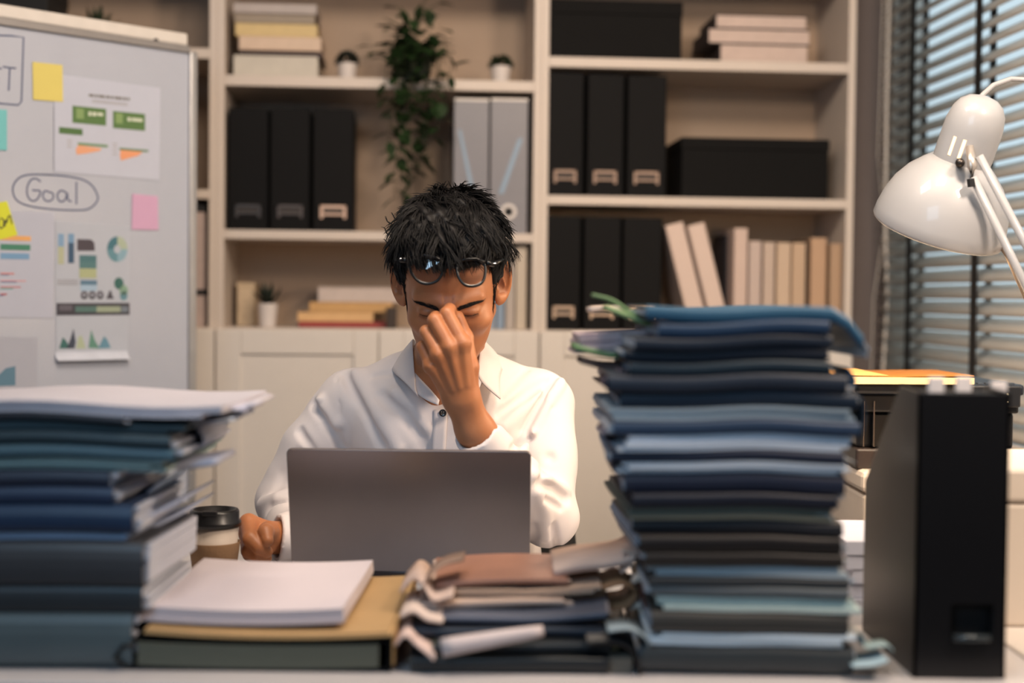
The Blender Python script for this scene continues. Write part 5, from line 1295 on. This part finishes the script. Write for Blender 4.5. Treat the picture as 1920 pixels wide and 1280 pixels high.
def join(parts):
    vs = []; fs = []; n = 0
    for v, f in parts: vs.append(v); fs.append(f + n); n += len(v)
    return np.concatenate(vs), np.concatenate(fs)
hc = HO
A = snet(head_all, (hc.x - 0.125, 2.13, 0.93), (hc.x + 0.125, 2.52, hc.z + 0.15), 0.0020)
Bq = snet(hand_l, (min(Wl.x, El.x) - 0.10, 2.08, El.z - 0.05), (El.x + 0.06, 2.42, J(840, 560, 2.15).z), 0.0015)
Cq = snet(hand_r, (-0.46, 2.09, 0.735), (-0.31, 2.52, 0.86), 0.0018)
def core(X, Y, Z):
    d = cap(X, Y, Z, (CHX - 0.05, 2.45, 0.92), (CHX + 0.05, 2.45, 0.92), 0.095, 0.095)
    d = smin(d, cap(X, Y, Z, (CHX - 0.03, 2.53, 0.62), (CHX + 0.03, 2.53, 0.62), 0.10, 0.10), 0.08)
    for S_, E_, in ((SHR, Er), (SHL, El)):
        d = smin(d, cap(X, Y, Z, S_ + Vector((0, 0, -0.015)), E_, 0.040, 0.032), 0.02)
        d = smin(d, cap(X, Y, Z, S_ + Vector((0, 0, -0.02)), (CHX, 2.45, 0.99), 0.035, 0.04), 0.02)
    return d
Dq = snet(core, (-0.48, 2.25, 0.48), (0.16, 2.68, 1.08), 0.010)
vs, fs = join([A, Bq, Cq, Dq])
x, y, z = toH(vs[:, 0], vs[:, 1], vs[:, 2])
lip = np.exp(-((x / 0.020) ** 4)) * np.exp(-(((z + 0.0665) / 0.0085) ** 4)) * (y < -0.082) * (y > -0.12) * (np.abs(x) < 0.04)
stub = np.clip(1.3 - np.abs(np.sqrt((x / 0.062) ** 2 + ((y + 0.03) / 0.07) ** 2) - 1.0) * 6, 0, 1) * np.clip((-0.030 - z) / 0.05, 0, 1) * (z > -0.14)
stub = stub * (np.abs(x) < 0.075) * (y > -0.11)
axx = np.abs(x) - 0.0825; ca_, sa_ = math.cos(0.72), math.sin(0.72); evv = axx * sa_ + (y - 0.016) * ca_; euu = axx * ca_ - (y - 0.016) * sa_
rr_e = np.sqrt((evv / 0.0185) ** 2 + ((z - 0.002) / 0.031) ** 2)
ear_shade = np.clip((0.78 - rr_e) / 0.15, 0, 1) * (np.abs(x) > 0.073) * (euu < 0.002) * (np.abs(z) < 0.035) * (np.abs(y) < 0.05)  # shade of the ear hollow, painted in as darker, redder skin
tint = np.clip(lip * 0.8 + stub * 0.35 + ear_shade * 0.5, 0, 1)
SK = bpy.data.materials.new('mat_skin'); SK.use_nodes = True; nt = SK.node_tree; N_ = nt.nodes; L_ = nt.links; b = N_['Principled BSDF']
tc = N_.new('ShaderNodeTexCoord'); nz = N_.new('ShaderNodeTexNoise'); nz.inputs['Scale'].default_value = 35; nz.inputs['Detail'].default_value = 4; L_.new(tc.outputs['Object'], nz.inputs['Vector'])
m1 = N_.new('ShaderNodeMix'); m1.data_type = 'RGBA'; m1.inputs[6].default_value = (*hx('#a4653f'), 1); m1.inputs[7].default_value = (*hx('#b67a52'), 1); L_.new(nz.outputs[0], m1.inputs[0])
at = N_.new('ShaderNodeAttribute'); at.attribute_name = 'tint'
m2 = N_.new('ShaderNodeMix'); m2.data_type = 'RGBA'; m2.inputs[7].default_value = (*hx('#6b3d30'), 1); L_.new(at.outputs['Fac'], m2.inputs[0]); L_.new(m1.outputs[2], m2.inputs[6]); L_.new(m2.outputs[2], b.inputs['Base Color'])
b.inputs['Roughness'].default_value = 0.48; b.inputs['Subsurface Weight'].default_value = 0.12; b.inputs['Subsurface Radius'].default_value = (0.01, 0.004, 0.002); b.inputs['Subsurface Scale'].default_value = 1.0
n2 = N_.new('ShaderNodeTexNoise'); n2.inputs['Scale'].default_value = 420; L_.new(tc.outputs['Object'], n2.inputs['Vector'])
bp = N_.new('ShaderNodeBump'); bp.inputs['Strength'].default_value = 0.12; bp.inputs['Distance'].default_value = 0.001; L_.new(n2.outputs[0], bp.inputs['Height']); L_.new(bp.outputs[0], b.inputs['Normal'])
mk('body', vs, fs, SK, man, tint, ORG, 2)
SHM = mat('#dbd2d0', 0.75, var=0.015, bump=0.12, bscale=900, sheen=0.15)
vs, fs = snet(shirt, (-0.50, 2.12, 0.62), (0.17, 2.72, 1.13), 0.0030)
shirt_o = mk('shirt', vs, fs, SHM, man, None, ORG, 1)
print('person sdf', _t.time() - _t0)
# collar: wings with thickness
def patch(name, rows_, mt, parent, th=0.0022, sub=2):
    g = G(); n = len(rows_[0])
    for r_ in rows_:
        for p in r_: g.v.append(tuple(Vector(p) - ORG))
    for i in range(len(rows_) - 1):
        for j in range(n - 1): a = i * n + j; g.f.append((a, a + 1, a + n + 1, a + n))
    o = g.build(name, mt, parent, smooth=True)
    s = o.modifiers.new('sub', 'SUBSURF'); s.levels = sub; s.render_levels = sub; s.boundary_smooth = 'PRESERVE_CORNERS'
    s = o.modifiers.new('s', 'SOLIDIFY'); s.thickness = th
    return o
# collar stand + wings: rows run from the neck fold (top) to the outer edge
patch('collar', [
    [J(905, 655, 2.50), J(908, 640, 2.455), J(906, 634, 2.41), J(903, 640, 2.375), J(899, 668, 2.345), J(896, 700, 2.318)],
    [J(925, 668, 2.51), J(935, 662, 2.46), J(928, 655, 2.405), J(918, 668, 2.36), J(911, 692, 2.332), J(903, 718, 2.308)],
    [J(935, 690, 2.51), J(948, 685, 2.46), J(944, 688, 2.40), J(937, 705, 2.350), J(938, 728, 2.318), J(939, 747, 2.298)]], SHM, shirt_o)
patch('collar', [
    [J(788, 655, 2.50), J(780, 640, 2.455), J(775, 634, 2.41), J(774, 645, 2.375), J(776, 680, 2.345), J(778, 712, 2.320)],
    [J(765, 668, 2.51), J(757, 660, 2.46), J(756, 656, 2.405), J(757, 668, 2.360), J(764, 695, 2.335), J(779, 724, 2.308)],
    [J(750, 690, 2.51), J(738, 688, 2.46), J(735, 688, 2.40), J(739, 700, 2.355), J(757, 713, 2.318), J(784, 744, 2.292)]], SHM, shirt_o)
patch('collar_front', [
    [J(779, 700, 2.335), J(790, 712, 2.318), J(808, 730, 2.300), J(824, 750, 2.288)],
    [J(772, 726, 2.310), J(786, 742, 2.300), J(802, 752, 2.290), J(822, 760, 2.284)]], SHM, shirt_o)
patch('collar_front', [
    [J(896, 700, 2.320), J(890, 720, 2.308), J(872, 738, 2.296), J(845, 757, 2.288)],
    [J(903, 716, 2.312), J(897, 734, 2.302), J(878, 750, 2.292), J(848, 766, 2.284)]], SHM, shirt_o)
def onshirt(px, py, off=0.002):
    p = hit(px, py, shirt0); return p + Vector((0, -1, 0.1)).normalized() * off
pl_ = [[onshirt(a, py, 0.0012) for a in (814 - (py - 765) * 0.06, 826 - (py - 765) * 0.06, 840 - (py - 765) * 0.06)] for py in (768, 785, 805, 830, 860, 900, 950, 1000)]
patch('placket', pl_, SHM, shirt_o, 0.002, 1)
for py in (774, 858, 942):
    c = onshirt(831 - (py - 765) * 0.06, py, 0.0048); Mx = Matrix.Translation(c - ORG) @ Matrix.Rotation(PI / 2, 4, 'X')
    bt = G().lathe([(0.0005, 0.0), (0.0058, 0.0), (0.0062, 0.0012), (0.0055, 0.0024), (0.0042, 0.0018), (0.0005, 0.0016)], 20, Mx).build('button', mat('#2a2422', 0.25), shirt_o, smooth=True)
    for k in range(4):
        q = Vector((0.0016 * (1 if k % 2 else -1), 0.0016 * (1 if k < 2 else -1), 0)); 
        G().lathe([(0.0001, 0.0023), (0.0007, 0.0023)], 8, Mx @ Matrix.Translation(q)).build('thread', mat('#c9b9a5', 0.6), bt)
# ---- eyebrows, eyelashes on the face
def hsurf(x, z, off=0.0006):
    y = -0.13
    for _ in range(60):
        v = float(head_sdf(np.array([[[x]]], f4), np.array([[[y]]], f4), np.array([[[z]]], f4)).ravel()[0])
        if v < 0.0002: break
        y += max(v * 0.7, 0.0003)
    return Vector((x, y - off, z))
HAIR = mat('#070506', 0.62, var=0.3, scale=60, spec=0.3)
rnd = random.Random(21)
for s in (-1, 1):
    g = G()
    for k in range(240):
        q = rnd.random(); x = s * (0.0135 + 0.038 * q); zc = 0.0042 + 0.0050 * math.sin(q * PI * 0.6) ; wd = 0.0046 * (1 - 0.65 * q ** 2)
        z = zc + rnd.uniform(-wd, wd); p = hsurf(x, z, 0.0002)
        L = 0.006 * rnd.uniform(0.7, 1.2); e = hsurf(x + s * L * 0.93, z + (0.30 - 0.6 * q) * L + 0.0003, 0.0010)
        g.tube([HW(p) - ORG, HW(e) - ORG], [0.00034, 0.00012], 4, cap=False)
    o = g.build('eyebrow', HAIR, man, smooth=True); o['kind'] = 'stuff'
    pts = []
    for k in range(9):
        x = s * (0.0185 + 0.028 * k / 8); z = -0.0108 + 12 * (abs(x) - 0.0325) ** 2; pts.append(HW(hsurf(x, z, -0.0002)) - ORG)
    g = G().tube(pts, [0.0003, 0.0007, 0.0009, 0.001, 0.001, 0.001, 0.0009, 0.0007, 0.0003], 6)
    for k in range(26):
        x = s * (0.0195 + 0.026 * k / 25); z = -0.0108 + 12 * (abs(x) - 0.0325) ** 2; p = hsurf(x, z, 0.0)
        g.tube([HW(p) - ORG, HW(p + Vector((s * 0.0012, -0.0045, -0.0035))) - ORG], [0.0003, 0.0001], 3, cap=False)
    g.build('eyelashes', HAIR, man, smooth=True)
# fingernail-less dorsal hands: thumb nails
def nail(a, b, r, up):
    pass
# ---- hair: volume + strands
def hair_sdf(x, y, z):
    n = 0.0028 * np.sin(x * 150 + 3 * np.sin(y * 60)) * np.sin(y * 110 + z * 70) + 0.0022 * np.sin(x * 260 + z * 120 + y * 90)
    d = ell(x, y, z, (0, 0.022, 0.050), (0.0890, 0.106, 0.099))
    d = smin(d, ell(x, y, z, (-0.004, -0.030, 0.098), (0.066, 0.055, 0.042)), 0.03)
    d = d + n
    # forehead/face cut: keep above the hairline
    ax = np.abs(x)
    hl = 0.066 - 0.10 * np.maximum(ax - 0.045, 0) * 1.2 + 0.004 * np.sin(x * 190)
    front = np.maximum(z - hl, 0) * -1 + np.minimum(z - hl, 0) * -1     # = -(z-hl)
    cut = np.maximum(hl - z, -(y + 0.030))         # positive where below hairline and in front
    cutp = np.minimum(hl - z, -0.034 - y)           # >0 inside region to remove
    d = smax(d, cutp, 0.006)
    # temples: remove below around the ears and nape
    low = np.minimum(0.016 - z, 0.050 - y); d = smax(d, low, 0.006)
    nape = -0.055 - z; d = smax(d, nape, 0.006)
    return d
hv, hf = snet(hair_sdf, (-0.115, -0.105, -0.08), (0.115, 0.150, 0.165), 0.0024)
Hm = np.array(hR, float); hvw = hv @ Hm.T + np.array(HO)
hair = mk('hair', hvw, hf, HAIR, man, None, ORG, 1)
def hs(p): return float(hair_sdf(np.array([[[p.x]]], f4), np.array([[[p.y]]], f4), np.array([[[p.z]]], f4)).ravel()[0])
g = G(); rnd = random.Random(4)
cand = hv[np.random.RandomState(2).permutation(len(hv))[:6500]]
crown = np.array([0.012, 0.075, 0.125]); cc = Vector((0, 0.02, 0.045)); cnt_ = 0
clump = {}
for p in cand:
    p = Vector(p)
    if p.z < -0.04: continue
    nrm = Vector(((p.x - cc.x) / 0.0905 ** 2, (p.y - cc.y) / 0.106 ** 2, (p.z - cc.z) / 0.098 ** 2)).normalized()
    fl = p - Vector(crown); fl.y -= 0.03
    key = (round(p.x / 0.016), round(p.y / 0.016), round(p.z / 0.016))
    if key not in clump:
        rr_ = random.Random(hash(key) & 0xffff); clump[key] = (Vector((rr_.uniform(-1, 1), rr_.uniform(-1, 1), rr_.uniform(-0.5, 0.9))), rr_.uniform(0.6, 1.3), rr_.uniform(0.05, 0.75))
    cd_, cl, lift = clump[key]
    tdir = fl - nrm * fl.dot(nrm)
    if tdir.length < 1e-4: tdir = Vector((0, -1, 0))
    tdir = (tdir.normalized() + cd_ * 0.55 + Vector((0.25, 0, 0)) * (1 if p.z > 0.08 else 0)); tdir = (tdir - nrm * tdir.dot(nrm)).normalized()
    side = p.z < 0.05
    L = 0.042 * cl * (0.42 if side else 1.0)
    if p.y < -0.02 and p.z < 0.095: L *= 0.5; lift *= 0.5
    pts = []; q = p - nrm * 0.004; dr = (tdir + nrm * (0.16 + 0.75 * lift * (0.4 if side else 1))).normalized()
    for k in range(5):
        pts.append(HW(q) - ORG); q = q + dr * (L / 4); dr = (dr - nrm * 0.20 + Vector((rnd.uniform(-.1, .1), rnd.uniform(-.1, .1), rnd.uniform(-.1, .1)))).normalized()
    if any((hRi[2, 0] * 0) for _ in ()): pass
    # keep face clear
    loc_end = hR.inverted() @ (pts[-1] + ORG - HO)
    if loc_end.y < -0.05 and loc_end.z < 0.060: continue
    g.tube(pts, [0.0009, 0.0009, 0.0008, 0.0006, 0.0001], 4, cap=False); cnt_ += 1
# sideburns
for s in (-1, 1):
    for k in range(130):
        z = rnd.uniform(-0.028, 0.040); y = -0.016 + rnd.uniform(-0.016, 0.010) + 0.1 * max(0, z) * 0; x = s * 0.072
        # project to head surface sideways
        xx = 0.10
        for _ in range(30):
            v = float(ell(np.array([[[xx]]], f4), np.array([[[y]]], f4), np.array([[[z]]], f4), (0, 0.012, 0.032), (0.076, 0.096, 0.085)).ravel()[0]); v2 = float(head_sdf(np.array([[[xx]]], f4), np.array([[[y]]], f4), np.array([[[z]]], f4)).ravel()[0])
            if v2 < 0.0004: break
            xx -= max(v2 * 0.7, 0.0004)
        if y > -0.004: continue
        p = Vector((s * xx, y, z)); 
        g.tube([HW(p) - ORG, HW(p + Vector((s * 0.0012, -0.002, -0.009))) - ORG], [0.0006, 0.0002], 4, cap=False)
# flyaway strands
for (px, py, ex, ey, bx, by) in [(727, 440, 716, 425, 722, 428), (735, 420, 722, 405, 726, 415), (730, 460, 719, 448, 722, 450), (945, 430, 955, 455, 953, 440), (955, 455, 966, 490, 968, 470), (945, 465, 962, 470, 955, 462), (960, 470, 955, 492, 966, 482),
                                 (820, 368, 812, 358, 815, 360), (862, 366, 866, 356, 860, 358), (790, 378, 778, 366, 783, 368), (900, 385, 912, 372, 906, 376), (740, 410, 733, 398, 736, 402), (845, 366, 838, 354, 842, 358)]:
    for j in range(3):
        o_ = rnd.uniform(-3, 3); dd = 2.27 + rnd.uniform(-0.02, 0.02)
        g.tube([J(px + o_, py + o_, dd) - ORG, J(bx + o_ * .6, by + o_ * .6, dd) - ORG, J(ex + o_ * .7, ey, dd) - ORG], [0.0007, 0.0006, 0.0002], 4, cap=False)
o = g.build('hair_strands', HAIR, hair, smooth=True); o['kind'] = 'stuff'
# ---- glasses pushed up onto the hairline
GF = mat('#060608', 0.3, spec=0.35)
gl = thing('eyeglasses', 'black rimmed glasses pushed up onto his forehead', 'glasses', HW((0, -0.1, 0.07)), 0)
GO = HW((0, -0.1, 0.07)); dG = 2.149
def GP(px, py, d): return P(px, py, d) - GO
LENS = glass_mat((0.86, 0.82, 0.84), 0.18, 0.05)
def lensout(pts, bow):
    q = smooth_pts(pts + [pts[0]], 5)[:-1]; out = []
    for x, y in q: out.append((x, y))
    return out
lensL = [(766, 484), (790, 478), (818, 482), (831, 492), (829, 512), (820, 526), (803, 532), (786, 528), (773, 514), (768, 498)]
lensR = [(857, 493), (872, 486), (895, 485), (908, 494), (910, 512), (904, 529), (890, 536), (872, 534), (860, 520), (856, 505)]
def gd(x): return dG + 0.00000165 * (x - 844) ** 2 
for nm, pts in (('lens_rim', lensL), ('lens_rim', lensR)):
    q = lensout(pts, 0)
    W_ = [GP(x, y, gd(x) + (y - 508) * -0.00022) for x, y in q]
    rm = G().tube(W_ + [W_[0], W_[1]], 0.0023, 8, cap=False).build(nm, GF, gl, smooth=True)
    g = G(); c = sum(W_, Vector()) / len(W_); vs = [tuple(c)] + [tuple(p) for p in W_]; n = len(W_)
    g.v = vs; g.f = [(0, 1 + k, 1 + (k + 1) % n) for k in range(n)]; g.build('lens', LENS, rm)
G().tube([GP(829, 491, gd(829)), GP(843, 489, gd(843) - 0.002), GP(858, 493, gd(858))], 0.0024, 8).build('bridge', GF, gl, smooth=True)
# browline thick top + temples
G().tube([GP(766, 486, gd(766)), GP(778, 480, gd(778) - .001), GP(795, 478, gd(795) - .001), (GP(815, 481, gd(815) - .001)), GP(831, 490, gd(831))], [0.003, 0.0028, 0.0024, 0.0024, 0.003], 8).build('brow_bar', GF, gl, smooth=True)
G().tube([GP(857, 492, gd(857)), GP(872, 486, gd(872) - .001), GP(893, 485, gd(893) - .001), GP(910, 492, gd(910))], [0.003, 0.0024, 0.0026, 0.003], 8).build('brow_bar', GF, gl, smooth=True)
for s in (-1, 1):
    a = (GP(764, 488, gd(764)) if s < 0 else GP(912, 493, gd(912))); b_ = (GP(751, 486, gd(760) + 0.006) if s < 0 else GP(926, 495, gd(920) + 0.006))
    tm = G().tube([a, b_], [0.0042, 0.0045], 8).build('hinge_block', GF, gl, smooth=True)
    e = HW((s * 0.090, 0.010, 0.046)) - GO; e2 = HW((s * 0.093, 0.040, 0.034)) - GO
    G().tube([b_, e, e2], [0.0036, 0.003, 0.002], 8).build('temple_arm', GF, gl, smooth=True)
    G().tube([b_ + Vector((0, -0.0045, 0.001)), b_ + Vector((0.003, -0.0048, 0.001))], 0.0008, 6).build('rivet', mat('#c9ccd2', 0.2, 0.9), tm)
# ---- trousers and shoes
def legs(X, Y, Z):
    d = cap(X, Y, Z, (CHX - 0.06, 2.56, 0.57), (CHX + 0.06, 2.56, 0.57), 0.135, 0.135)
    for s in (-1, 1):
        kx = CHX + 0.13 * s
        d = smin(d, cap(X, Y, Z, (CHX + 0.085 * s, 2.52, 0.58), (kx, 2.10, 0.56), 0.088, 0.064), 0.03)
        d = smin(d, cap(X, Y, Z, (kx, 2.10, 0.555), (kx, 2.14, 0.10), 0.064, 0.050), 0.02)
    return np.maximum(d, 0.488 - Z) if False else d
vs, fs = snet(legs, (CHX - 0.27, 1.98, 0.03), (CHX + 0.27, 2.74, 0.73), 0.011)
mk('trousers', vs, fs, mat('#1c1e26', 0.85), man, None, ORG, 2)
for s in (-1, 1):
    kx = CHX + 0.13 * s
    shf = lambda X, Y, Z: np.maximum(smin(cap(X, Y, Z, (kx, 2.16, 0.06), (kx, 1.98, 0.032), 0.046, 0.036), cap(X, Y, Z, (kx, 2.15, 0.10), (kx, 2.15, 0.06), 0.045, 0.045), 0.02), 0.003 - Z)
    vs, fs = snet(shf, (kx - 0.07, 1.9, -0.012), (kx + 0.07, 2.24, 0.17), 0.006); mk('shoe', vs, fs, mat('#15110e', 0.35), man, None, ORG, 1)
print('person total', _t.time() - _t0)
